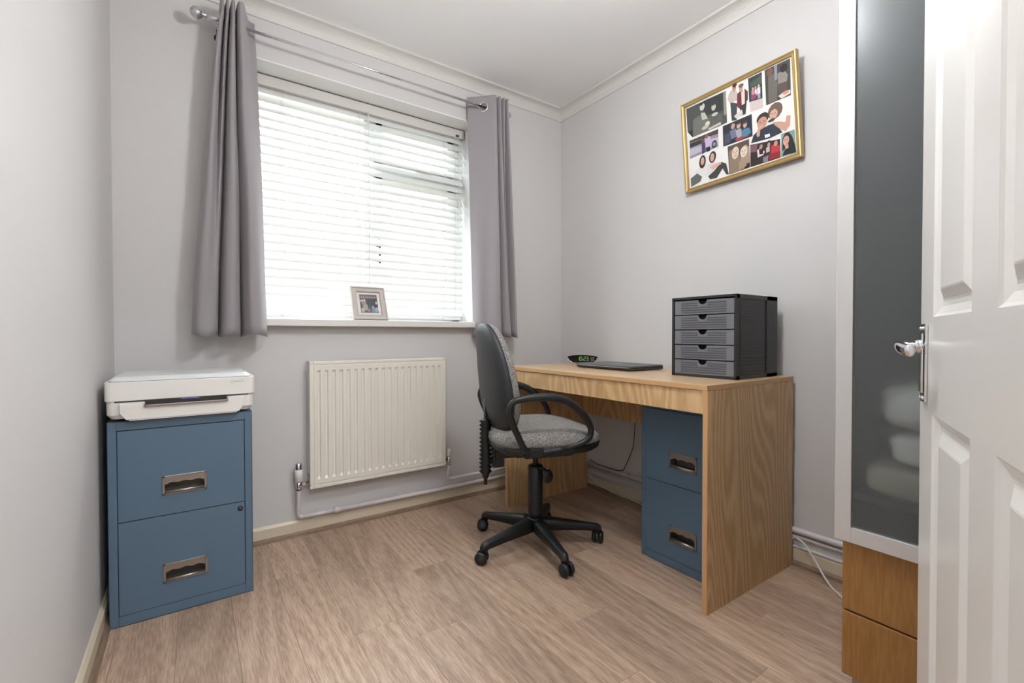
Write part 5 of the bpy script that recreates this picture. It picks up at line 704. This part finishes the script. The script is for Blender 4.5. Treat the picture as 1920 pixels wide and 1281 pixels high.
# ------------------------------------------------------------------ desk
DX0, DX1, DY0, DY1, DH, TH = 1.396, 1.993, 0.876, 2.070, 0.767, 0.018
dk = thing('desk', (1.7, 1.47, 0), label='oak effect office desk with panel legs against the right wall', cat='desk')
build(MB().box(DX0+.0006, DX1, DY0+.0006, DY1-.0006, DH-TH, DH, bev=.0012), 'desktop', M['desk_y'], dk)
ed = MB(); ed.box(DX0-0.0004, DX0+.0008, DY0-.0004, DY1+.0004, DH-TH+.001, DH-.001).box(DX0-.0004, DX1, DY0-.0004, DY0+.0008, DH-TH+.001, DH-.001).box(DX0, DX1, DY1-.0008, DY1+.0004, DH-TH+.001, DH-.001)
build(ed, 'edging', M['desk_edge'], dk)
for y0 in (DY0, DY1-0.018):
    pn = build(MB().box(DX0+.001, DX1, y0, y0+0.018, 0, DH-TH, bev=.0006), 'side_panel', M['desk_z'], dk)
    build(MB().box(DX0-.0006, DX0+.0012, y0+.0004, y0+0.0176, 0.0005, DH-TH), 'edging', M['desk_edge'], pn)
build(MB().box(DX0+.006, DX0+.021, DY0+.018, DY1-.018, 0.669, DH-TH-.001, bev=.0006), 'apron', M['desk_z'], dk)
build(MB().box(1.948, 1.963, DY0+.018, DY1-.018, 0.462, DH-TH), 'modesty_panel', M['desk_z'], dk)

# ------------------------------------------------------------------ five drawer desktop unit
UX0, UX1, UY0, UY1, UZ = 1.645, 1.947, 0.921, 1.197, DH
UH = 0.3195
du = thing('drawer_unit', (1.8, 1.06, UZ), label='black desktop unit of five shallow smoky drawers on the desk', cat='drawer unit')
e = 0.010
cs = MB()
cs.box(UX0, UX1, UY0, UY0+e*.6, UZ, UZ+UH).box(UX0, UX1, UY1-e, UY1, UZ, UZ+UH).box(UX0, UX1, UY0, UY1, UZ, UZ+e).box(UX0, UX1, UY0, UY1, UZ+UH-e, UZ+UH).box(UX1-.006, UX1, UY0, UY1, UZ, UZ+UH)
# side frame around a ribbed recess (the side facing the camera)
cs.box(UX0, UX0+.020, UY0-.0035, UY0+.001, UZ, UZ+UH).box(UX1-.085, UX1, UY0-.0035, UY0+.001, UZ, UZ+UH).box(UX0, UX1, UY0-.0035, UY0+.001, UZ, UZ+.016).box(UX0, UX1, UY0-.0035, UY0+.001, UZ+UH-.018, UZ+UH)
build(cs, 'case', M['boxblack'], du, bevel=0.0015)
rb = MB()
for i in range(22):
    z = UZ+.017+i*(UH-.037)/22; rb.box(UX0+.024, UX1-.105, UY0-.0022, UY0+.0005, z, z+(UH-.037)/22-.0022)
build(rb, 'side_ribs', M['boxblack'], du)
dh = (UH-2*e-0.002)/5
for k in range(5):
    z0 = UZ+e+.001+k*dh; z1 = z0+dh-.004; yc = (UY0+UY1)/2
    n = 14; yl, yr = UY0+e*.6+.003, UY1-e-.003; rN = 0.019
    pl = [(UX0+.003, yl, z0), (UX0+.003, yr, z0), (UX0+.003, yr, z1)]
    for i in range(n+1):
        a = math.pi*i/n; pl.append((UX0+.003, yc+rN*math.cos(a), z1-rN*0.9*math.sin(a)))
    pl.append((UX0+.003, yl, z1))
    d_ = build(MB().prism(pl, (0.0025, 0, 0)), 'drawer', M['smoke'], du)
    rb = MB()
    for i in range(5):
        zz = z0+.006+i*(z1-z0-.010)/5
        for ya, yb in (((yl+.030, yr-.030),) if i < 3 else ((yl+.030, yc-.021), (yc+.021, yr-.030))):
            rb.box(UX0+.0018, UX0+.0032, ya, yb, zz, zz+.0052, bev=.0005, seg=1)
    build(rb, 'ribs', M['smoke_d'], d_)
    build(MB().box(UX0+.0056, UX1-.02, yl, yr, z0, z0+.002).box(UX0+.030, UX0+.032, yl, yr, z0, z1-.002).box(UX0+.0056, UX1-.02, yl, yl+.0015, z0, z1-.01).box(UX0+.0056, UX1-.02, yr-.0015, yr, z0, z1-.01), 'tray', M['boxblack'], d_)

# ------------------------------------------------------------------ laptop
lp = thing('laptop', (1.75, 1.6, DH), math.radians(3), label='closed dark grey laptop on the desk', cat='laptop')
lx0, lx1, ly0, ly1 = 1.628, 1.868, 1.405, 1.765
def rot3(p):
    return p
mb = MB(); mb.prism([(lx0+.012, ly0+.002, DH+.003), (lx1-.002, ly0+.002, DH+.003), (lx1, ly0+.002, DH+.015), (lx0, ly0+.002, DH+.015)], (0, ly1-ly0-.004, 0), bev=.0015)
lb = build(mb, 'laptop_base', M['laptop_d'], lp)
build(MB().loft([rrect(lx0-.001, lx1, ly0, ly1, DH+.0158, .010), rrect(lx0-.001, lx1, ly0, ly1, DH+.0220, .010), rrect(lx0+.003, lx1-.002, ly0+.003, ly1-.003, DH+.0235, .010)], sm=False), 'laptop_lid', M['laptop'], lp)
build(MB().box(lx0-.0012, lx0+.001, ly0+.01, ly1-.01, DH+.0150, DH+.0164), 'trim', M['silver'], lp)
build(MB().cyl((lx1-.002, ly0+.03, DH+.011), (lx1-.002, ly1-.03, DH+.011), 0.0075, seg=14), 'hinge', M['laptop_d'], lp)
build(MB().box(1.745, 1.757, 1.565, 1.605, DH+.0234, DH+.0238, bev=.0002, seg=1), 'lid_badge', M['silver'], lp)
for y in (1.47, 1.49): build(MB().box(lx0+.04+(y-1.47)*2, lx0+.052+(y-1.47)*2, ly0+.0008, ly0+.0025, DH+.006, DH+.010), 'port', M['dark'], lb)
for x, y in ((lx0+.03, ly0+.02), (lx1-.02, ly0+.02), (lx0+.03, ly1-.03), (lx1-.02, ly1-.03)):
    build(MB().box(x, x+.02, y, y+.008, DH, DH+.0035), 'foot', M['silver'], lb)

# ------------------------------------------------------------------ digital clock
ca = math.radians(-54)      # faces the camera side
ck = thing('digital_clock', (1.885, 1.985, DH), ca, label='black digital clock with green digits behind the laptop', cat='clock')
def cface(x, z, y=0): return (x, y, z)
fr_ = []
top_ = [(-0.089, 0.040), (-0.06, 0.046), (-0.02, 0.0485), (0.02, 0.0485), (0.06, 0.046), (0.089, 0.040)]
botm = [(0.080, 0.020), (0.062, 0.005), (0.040, 0.001), (-0.040, 0.001), (-0.062, 0.005), (-0.080, 0.020)]
out = top_ + botm
mb = MB(); mb.loft([[(x, 0.0, z) for x, z in out], [(x*.97, 0.05, z*.93) for x, z in out]], sm=False)
build(mb, 'clock_case', M['clockb'], ck, local=True)
mb = MB(); mb.tube([(x*1.005, -0.0005, z) for x, z in [(-0.0905, 0.0395)] + botm[::-1] + [(0.0905, 0.0395)]], 0.0017, seg=8)
build(mb, 'trim', M['chrome'], ck, local=True)
SEG = {'0': 'abcdef', '1': 'bc', '2': 'abged', '3': 'abgcd', '4': 'fgbc', '5': 'afgcd', '6': 'afgedc', '7': 'abc', '8': 'abcdefg', '9': 'abcdfg'}
mb = MB(); x = -0.030; hz, hw, th = 0.022, 0.011, 0.0019; zb = 0.016
for ch in '10:23':
    if ch == ':':
        for q in (0.3, 0.7): mb.box(x, x+th, -0.0012, -0.0002, zb+hz*q-th/2, zb+hz*q+th/2)
        x += 0.006; continue
    for s_ in SEG[ch]:
        x0_, x1_, z0_, z1_ = {'a': (0, 1, 1, 1), 'd': (0, 1, 0, 0), 'g': (0, 1, .5, .5), 'f': (0, 0, .5, 1), 'e': (0, 0, 0, .5), 'b': (1, 1, .5, 1), 'c': (1, 1, 0, .5)}[s_]
        mb.box(x+x0_*hw-th/2*(x0_ == x1_)+(th*.3 if x0_ != x1_ else 0), x+x1_*hw+th/2*(x0_ == x1_)-(th*.3 if x0_ != x1_ else 0), -0.0012, -0.0002, zb+z0_*hz-(th/2 if z0_ == z1_ else -th*.3), zb+z1_*hz+(th/2 if z0_ == z1_ else -th*.3))
    x += 0.0155
build(mb, 'digits', M['green_led'], ck, local=True, label='green lit digits 10:23')
mb = MB()
for i in range(3):
    for j in range(3): mb.box(0.048+i*.0075, 0.053+i*.0075, -0.0008, 0, 0.016+j*.0075, 0.021+j*.0075)
build(mb, 'buttons', M['steel'], ck, local=True)

# ------------------------------------------------------------------ office chair (local: faces +x)
oc = thing('office_chair', (1.25, 1.615, 0), math.radians(-18), label='grey tweed office swivel chair with black loop arms at the desk', cat='office chair')
base_rot = math.radians(18)      # the star base is turned independently
hubm = MB(); hubm.lathe([(0.0, 0.075), (0.036, 0.075), (0.040, 0.085), (0.037, 0.122), (0.034, 0.128), (0.0, 0.128)])
hub = build(hubm, 'base_hub', M['black'], oc, local=True)
for k in range(5):
    a = math.radians(112 + 72*k) + base_rot
    A = Matrix.Rotation(a, 4, 'Z')
    rings = []
    for r, zt, zb, w in ((0.018, .126, .078, .027), (0.06, .124, .074, .027), (0.12, .115, .072, .0235), (0.19, .103, .069, .020), (0.262, .092, .064, .0175), (0.281, .089, .060, .0165), (0.293, .080, .058, .012), (0.297, .070, .058, .008)):
        ring = []
        for y, z in ((-w, zb), (-w*.98, zt-.012), (-w*.62, zt-.002), (0, zt), (w*.62, zt-.002), (w*.98, zt-.012), (w, zb), (0, zb+.004)):
            ring.append(A @ Vector((r, y, z)))
        rings.append(ring)
    mb = MB(); mb.loft(rings); mb.cyl(A @ Vector((0.278, 0, .050)), A @ Vector((0.278, 0, .076)), 0.014, seg=16)
    leg = build(mb, 'base_arm', M['black'], oc, local=True)
    ct = a + (0.6, -0.9, 0.35, 1.2, 2.2)[k]
    B = Matrix.Translation(A @ Vector((0.278, 0, 0))) @ Matrix.Rotation(ct, 4, 'Z')
    mb = MB()
    for s_ in (-1, 1):
        pr_ = [(0.0, .0065), (0.021, .0065), (0.0255, .009), (0.0265, .014), (0.0255, .020), (0.020, .0245), (0.0, .0255)]
        rg = []
        for rr, h in pr_:
            rg.append([B @ Vector((0.012 + rr*math.cos(2*math.pi*i/20), s_*h, 0.0268 + rr*math.sin(2*math.pi*i/20))) for i in range(20)])
        mb.loft(rg[1:], cap=True)
    mb.loft([[B @ Vector((0.012+rr*math.cos(math.radians(t_)), y, 0.0268+rr*math.sin(math.radians(t_)))) for rr, t_ in ((.0285, 60), (.0285, 90), (.0285, 120), (.0285, 150), (.0285, 180), (.012, 180), (.008, 90), (.012, 45))] for y in (-.0055, .0055)], sm=False)
    mb.cyl(B @ Vector((0, 0, .030)), B @ Vector((0, 0, .058)), 0.0095, seg=14)
    build(mb, 'caster', M['black'], leg, local=True)
mb = MB(); mb.lathe([(0.0, .11), (0.0275, .11), (0.0275, .122), (0.0315, .124), (0.0325, .150), (0.0340, .352), (0.031, .357), (0.0, .357)])
build(mb, 'column', M['black'], oc, local=True)
build(MB().cyl((0, 0, .355), (0, 0, .415), 0.012), 'gas_rod', M['dark'], oc, local=True)
mc = MB(); mc.box(-0.115, 0.13, -0.075, 0.075, .412, .446, bev=.008).box(0.02, 0.155, -0.055, 0.055, .402, .43, bev=.01).box(-0.19, -0.06, -0.035, 0.035, .405, .445, bev=.006).box(-0.200, -0.150, -0.022, 0.022, .365, .46, bev=.006).box(-0.226, -0.19, -0.006, 0.006, .385, .40, bev=.002)
build(mc, 'mechanism', M['black'], oc, local=True)
mb = MB(); mb.tube([(0.0, -0.03, .352), (0.02, -.055, .352), (0.022, -.075, .348)], 0.006)
mb.lathe([(0.0, -.007), (0.022, -.006), (0.027, 0.0), (0.022, .006), (0.0, .007)], seg=24)
bmm = mb.bm
# paddle: move the disc that was lathed round the origin to the lever end
for v in [v for v in bmm.verts if v.co.z < 0.1]:
    c_ = v.co.copy(); v.co = Vector((0.030 + c_.x*0.85, -0.078 + c_.z, 0.325 + c_.y*1.15))
build(mb, 'tilt_lever', M['black'], oc, local=True)

# seat: shell and cushion with rounded square outline
def sq_ring(cx, rx, ry, z, p=3.6, n=40, front=0.0):
    o = []
    for i in range(n):
        a = 2*math.pi*i/n; c, s_ = math.cos(a), math.sin(a)
        x = math.copysign(abs(c)**(2/p), c)*rx; y = math.copysign(abs(s_)**(2/p), s_)*ry
        o.append((cx+x, y, z - front*max(0, x/rx)**3))
    return o
mb = MB(); mb.loft([sq_ring(0.01, .17, .17, .446), sq_ring(0.012, .215, .215, .452), sq_ring(0.014, .233, .232, .468), sq_ring(.014, .236, .235, .488), sq_ring(.014, .230, .229, .4885)])
build(mb, 'seat_shell', M['black'], oc, local=True)
mb = MB(); mb.loft([sq_ring(.014, .228, .227, .480), sq_ring(.014, .236, .236, .500, front=.006), sq_ring(.014, .232, .233, .522, front=.010), sq_ring(.012, .215, .217, .541, front=.014), sq_ring(.008, .175, .18, .551, front=.012), sq_ring(0, .11, .12, .5525, front=.004), sq_ring(0, .04, .05, .551)])
build(mb, 'seat_cushion', M['fabric'], oc, local=True)

# back: curved shield, dark shell behind, tweed cushion in front
def bw(z):
    t = (z-.50)/.475
    w = 0.150 + 0.062*math.sin(min(1, t/.42)*math.pi/2) if t < .42 else 0.212 - 0.055*((t-.42)/.58)**1.6
    return w
def back_ring(inset, off, n=48, bulge=0.0):
    o = []
    zc, hh = 0.742, 0.243-inset
    for i in range(n):
        a = 2*math.pi*i/n; c, s_ = math.cos(a), math.sin(a); p = 3.0
        zz = zc + math.copysign(abs(s_)**(2/p), s_)*hh
        yy = math.copysign(abs(c)**(2/p), c)*(bw(min(max(zz, .50), .975))-inset)
        t = min(max((zz-.50)/.475, 0), 1)
        xx = -0.230 + 0.062*(1-t)**1.2 - 0.012*t**4 + 0.40*yy*yy + off - bulge*(1-0.75*t)*math.sin(min(1, (t+.12)/.35)*math.pi/2)
        o.append((xx, yy, zz))
    return o
mb = MB(); mb.loft([back_ring(.004, .016), back_ring(0, .010), back_ring(.001, -.002), back_ring(.010, -.010, bulge=.004), back_ring(.04, -.014, bulge=.016), back_ring(.085, -.015, bulge=.028), back_ring(.14, -.015, bulge=.036)])
build(mb, 'back_shell', M['shell'], oc, local=True)
mb = MB(); mb.loft([back_ring(.008, .012), back_ring(.003, .020), back_ring(.004, .036), back_ring(.018, .048), back_ring(.05, .055), back_ring(.10, .057), back_ring(.16, .056)])
build(mb, 'back_cushion', M['fabric'], oc, local=True)
bl_ = MB(); prof = [(0.016, .575)]
n = 13
for i in range(n):
    z = .572 - i*(.235/n); prof += [(0.0275 if i < 8 else 0.0285, z-.006), (0.018, z-.015)]
prof += [(0.013, .325), (.010, .318), (0.0, .318)]
bl_.lathe(prof, o=(-0.228, 0, 0), seg=24)
build(bl_, 'bellows', M['bellow'], oc, local=True, label='black rubber bellows over the back stem')
build(MB().cyl((-0.228, 0, .292), (-0.228, 0, .66), 0.0075, seg=14), 'back_stem', M['black'], oc, local=True)
arm_pts = [(-0.112, .475), (-0.161, .554), (-0.189, .621), (-0.193, .656), (-0.176, .682), (-0.139, .690), (-0.072, .694), (-0.015, .690), (0.042, .672), (0.088, .641), (0.128, .600), (0.150, .560), (0.150, .526), (0.122, .502), (0.065, .484), (-0.028, .472)]
for s_ in (-1, 1):
    P_ = []
    for x, z in arm_pts:
        k = (z-.475)/.22; P_.append((x, s_*(0.228 + 0.030*k), z))
    pts = catmull(P_, 80, closed=True)
    mb = MB(); mb.tube(pts, 0.0125, seg=14, closed=True, sy=1.0, up=(0, 1, 0), rf=None)
    for v in mb.bm.verts: 
        v.co.y = s_*0.25 + (v.co.y - s_*0.25)*1.0
    mb.tube(catmull(P_[4:12], 30), 0.0155, seg=14, up=(0, 1, 0), rf=lambda t: 0.8+0.25*math.sin(math.pi*t))
    mb.box(-0.125, 0.075, min(s_*.17, s_*.232), max(s_*.17, s_*.232), .450, .468, bev=.004)
    mb.box(-0.11, -0.05, min(s_*.215, s_*.24), max(s_*.215, s_*.24), .455, .492, bev=.005).box(0.02, 0.08, min(s_*.215, s_*.24), max(s_*.215, s_*.24), .455, .492, bev=.005)
    build(mb, 'armrest', M['black'], oc, local=True)

# ------------------------------------------------------------------ wardrobe
wd = thing('wardrobe', (1.69, 0.24, 0), label='wardrobe with silver framed frosted glass door above two orange wooden drawers', cat='wardrobe')
wy0, wy1 = 0.02, 0.487
cs = MB(); cs.box(1.400, 1.985, wy1-.018, wy1, .05, 2.05).box(1.400, 1.985, wy0, wy0+.018, .05, 2.05).box(1.977, 1.985, wy0, wy1, .05, 2.05).box(1.400, 1.985, wy0, wy1, 2.03, 2.05).box(1.400, 1.985, wy0, wy1, .05, .07)
build(cs, 'carcass', M['inside'], wd)
build(MB().box(1.400, 1.977, wy0+.018, wy1-.018, .512, .530), 'shelf', M['inside'], wd)
for z0, z1 in ((.0555, .2225), (.2265, .4075)):
    build(MB().box(1.3805, 1.400, wy0, wy1-.0015, z0, z1, bev=.003), 'drawer', M['orange'], wd)
for x in (1.41, 1.94):
    for y in (wy0+.02, wy1-.045):
        build(MB().box(x, x+.025, y, y+.03, 0, .05, bev=.002), 'foot', M['wood_leg'], wd)
dz0, dz1, dy0, dy1 = 0.4095, 2.048, wy0+.0, 0.4965
fw = 0.034
mb = MB(); mb.box(1.3605, 1.3795, dy1-.036, dy1, dz0, dz1, bev=.001).box(1.3605, 1.3795, dy0, dy0+.036, dz0, dz1, bev=.001).box(1.3605, 1.3795, dy0+.036, dy1-.036, dz0, dz0+fw+.005, bev=.001).box(1.3605, 1.3795, dy0+.036, dy1-.036, dz1-fw, dz1, bev=.001)
wdoor = build(mb, 'glass_door', M['silver'], wd, label='silver metal framed door with frosted glass')
build(MB().box(1.366, 1.370, dy0+.034, dy1-.034, dz0+fw, dz1-fw+.004), 'glass_panel', M['frost'], wdoor)

def soft(x0, x1, y0, y1, z0, z1, amp, seed, p=3.0, nu=36, nv=18):
    """a rumpled, rounded bundle of cloth"""
    cx, cy, cz = (x0+x1)/2, (y0+y1)/2, (z0+z1)/2; rings = []
    for j in range(nv+1):
        ph_ = -math.pi/2 + math.pi*(j+0.02)/(nv+0.04); ring = []
        cp, sp = math.cos(ph_), math.sin(ph_)
        for i in range(nu):
            a = 2*math.pi*i/nu
            f = lambda v, q=2/p: math.copysign(abs(v)**q, v)
            v = Vector((f(cp)*f(math.cos(a))*(x1-x0)/2, f(cp)*f(math.sin(a))*(y1-y0)/2, f(sp)*(z1-z0)/2))
            d = noise.noise(Vector((v.x*9+seed, v.y*9, v.z*9)))*amp + noise.noise(Vector((v.x*24+seed, v.y*24, v.z*20)))*amp*.4
            d = min(d, amp*.25) if abs(v.z) > (z1-z0)/2*.9 and v.z < 0 else d
            v = v*(1 + d/max(v.length, .03)*0.9) if v.length > 0 else v
            ring.append((cx+v.x, cy+v.y, max(cz+v.z, z0)))
        rings.append(ring)
    mb = MB(); mb.loft(rings); return mb
g = 'bedding stored in the wardrobe'
tag(build(soft(1.388, 1.90, .050, .466, .5305, .612, .014, 2.0, p=5.0), 'folded_duvet', M['bedding2']), 'flat folded beige duvet lowest behind the frosted glass', 'duvet', g)
tag(build(soft(1.388, 1.60, .045, .405, .6135, .692, .016, 8.0, p=4.5), 'pillow', M['bedding']), 'small rolled white pillow between the blanket and the beige duvet', 'pillow', g)
tag(build(soft(1.388, 1.88, .048, .448, .6935, .815, .024, 5.0, p=3.6), 'blanket', M['bedding']), 'rumpled white blanket topmost on the pile behind the frosted glass', 'blanket', g)

# ------------------------------------------------------------------ the open door (local: hinge at 0, leaf along +x, room face at y=0)
dr = thing('door_1', (0.478, -0.0107, 0), math.radians(22.5), label='white gloss moulded panel door standing open on the right', kind='structure')
DWd, DHt, DT = 0.79, 1.985, 0.034
st, mu = 0.100, 0.096
cols_ = [(st, st+0.242), (st+0.242+mu, DWd-0.105)]
rows_ = [(0.20, 0.793), (0.963, 1.62), (1.72, 1.885)]
mb = MB()
mb.box(0, cols_[0][0] if False else DWd-0, -DT, -0.012, 0.006, DHt)
xe = [DWd - c for c in (0,)]
# measured from the free edge, so mirror the column positions
pc = [(DWd-b_, DWd-a) for a, b_ in cols_]
xsb = sorted([0, DWd] + [v for c in pc for v in c])
mb.box(xsb[0], xsb[1], -0.0125, 0, .006, DHt).box(xsb[2], xsb[3], -0.0125, 0, .006, DHt).box(xsb[4], xsb[5], -0.0125, 0, .006, DHt)
zz = [0.006] + [v for r in rows_ for v in r] + [DHt]
for a, b_ in pc:
    for i in range(0, len(zz), 2): mb.box(a, b_, -0.0125, 0, zz[i], zz[i+1])
leafo = build(mb, 'door_leaf', M['gloss'], dr, local=True)
for a, b_ in pc:
    for z0, z1 in rows_:
        rg = []
        for ins, dep in ((0, 0), (0.004, 0.0), (0.009, -.004), (0.017, -.0075), (0.022, -.0095), (0.030, -.0095), (0.034, -.0085), (0.050, -.0015), (0.053, -.0008)):
            rg.append([(a+ins, dep, z0+ins), (b_-ins, dep, z0+ins), (b_-ins, dep, z1-ins), (a+ins, dep, z1-ins)])
        m_ = MB(); m_.loft([[(q[0], -.0122, q[2]) for q in rg[0]]] + rg, sm=False)
        build(m_, 'panel', M['gloss'], leafo, local=True)
hx = DWd-0.047
mb = MB(); pl = []
for x, z in ((-.020, .805), (.020, .805), (.020, .955), (-.020, .955)): pl.append((hx+x, 0.0, z))
mb.box(hx-.020, hx+.020, 0, .005, .804, .956, bev=.002).box(hx-.013, hx+.013, .005, .009, .822, .938, bev=.003).cyl((hx, .004, .912), (hx, .014, .912), .0135)
for z in (.813, .947):
    for x in (-.011, .011): mb.sphere((hx+x, .0055, z), .0035, seg=10)
hd = build(mb, 'handle_plate', M['chrome'], dr, local=True)
mb = MB(); mb.cyl((hx, .008, .912), (hx, .040, .912), 0.0085).cyl((hx, .012, .912), (hx, .017, .912), 0.0125)
mb.tube(catmull([(hx+.006, .040, .912), (hx-.015, .043, .913), (hx-.045, .044, .910), (hx-.075, .042, .907), (hx-.100, .038, .906)], 24), 0.0075, seg=16, sy=1.45, up=(0, 1, 0), rf=lambda t: 1.0+.12*math.sin(t*math.pi))
build(mb, 'lever', M['chrome'], hd, local=True, label='curved chrome lever handle')
for z in (.2, 1.0, 1.75): build(MB().cyl((-.004, .004, z), (-.004, .004, z+.09), .005, seg=12), 'hinge', M['chrome'], dr, local=True)
# door lining around the opening
mb = MB(); mb.box(DX-.001, DX+.012, YN-.11, YN+.005, 0, 2.03).box(DX, DX+.06, YN, YN+.012, 0, 2.08).box(XL, DX+.06, YN, YN+.012, 2.02, 2.08)
struct(mb, 'trim_5', M['gloss'], label='white door frame around the doorway')

# ------------------------------------------------------------------ cables
wc = build(MB().tube(catmull([(2.007, 1.02, .095), (2.006, .93, .096), (2.004, .888, .099), (1.992, .866, .117), (1.981, .848, .119), (1.977, .822, .107), (1.970, .785, .066), (1.955, .752, .030), (1.925, .712, .0065), (1.875, .655, .0045), (1.80, .60, .0045), (1.78, .52, .0045), (1.80, .40, .0045)], 90), 0.0034, seg=10), 'white_cable', M['wcable'])
tag(wc, 'white cable looping from behind the desk to the floor by the wardrobe', 'cable')
wc2 = build(MB().tube(catmull([(1.984, 2.04, .088), (1.975, 1.97, .060), (1.978, 1.85, .030), (1.985, 1.72, .0245), (1.975, 1.60, .022), (1.955, 1.50, .006), (1.955, 1.35, .004)], 80), 0.003, seg=8), 'white_cable', M['wcable'])
tag(wc2, 'thin white cable trailing along the skirting under the desk', 'cable')
bc = build(MB().tube(catmull([(1.975, 1.66, .70), (1.985, 1.675, .50), (1.990, 1.690, .342), (1.990, 1.705, .29), (1.993, 1.74, .22), (1.991, 1.766, .172), (1.991, 1.80, .161)], 60), 0.0022, seg=8), 'black_cable', M['bcable'])
tag(bc, 'black cable hanging down the wall under the desk', 'cable')
bc2 = build(MB().tube(catmull([(1.99, 1.80, .1585), (1.992, 1.9, .1575), (1.990, 1.98, .161), (1.99, 2.03, .175)], 40), 0.002, seg=8), 'black_cable', M['bcable'])
tag(bc2, 'black cable lying on the uppermost pipe under the desk', 'cable')

# ------------------------------------------------------------------ added fill lamps, both unseen (room: above the frame; hall: behind the camera)
def point(name, loc, r, pw, col):
    l = bpy.data.lights.new(name, 'POINT'); l.energy = pw; l.color = col; l.shadow_soft_size = r
    o = bpy.data.objects.new(name, l); o.location = loc; C.objects.link(o)
t = thing('fill_pendant', (0.85, 0.75, ZC), label='added fill light built as a white paper globe pendant', cat='lamp')  # unseen pendant, added to brighten the ceiling and walls
build(MB().lathe([(0, ZC), (.045, ZC), (.045, ZC-.012), (.02, ZC-.03), (0, ZC-.03)], o=(.85, .75, 0), seg=30).cyl((.85, .75, 2.19), (.85, .75, ZC-.02), .003, seg=8), 'cord', M['gloss'], t)
sh_ = build(MB().lathe([(.04, 2.195), (.085, 2.175), (.128, 2.12), (.145, 2.05), (.128, 1.98), (.085, 1.925), (.04, 1.905)], o=(.85, .75, 0), seg=32), 'shade', M['fill_shade'], t)
point('pendant_fill', (0.85, 0.75, 2.05), .09, ROOM_FILL, (.95, .98, 1))
t = thing('hall_fill_lamp', (0.5, -0.75, ZC), label='added fill light in the hall, built as a round flush lamp', cat='lamp')  # unseen hall lamp, added as fill through the doorway
build(MB().lathe([(0, ZC), (.16, ZC), (.165, ZC-.01), (.165, ZC-.03), (.155, ZC-.035), (0, ZC-.035)], o=(.5, -.75, 0), seg=40), 'fill_lamp_base', M['gloss'], t)
build(MB().lathe([(.152, ZC-.035), (.14, ZC-.06), (.10, ZC-.078), (.05, ZC-.086), (0, ZC-.088)], o=(.5, -.75, 0), seg=40), 'diffuser', M['shade'], t)
area('hall_fill_light', (0.35, -0.75, ZC-.10), (0, 0, 0), .30, .30, HALL_FILL, (.95, .98, 1), shape='DISK')
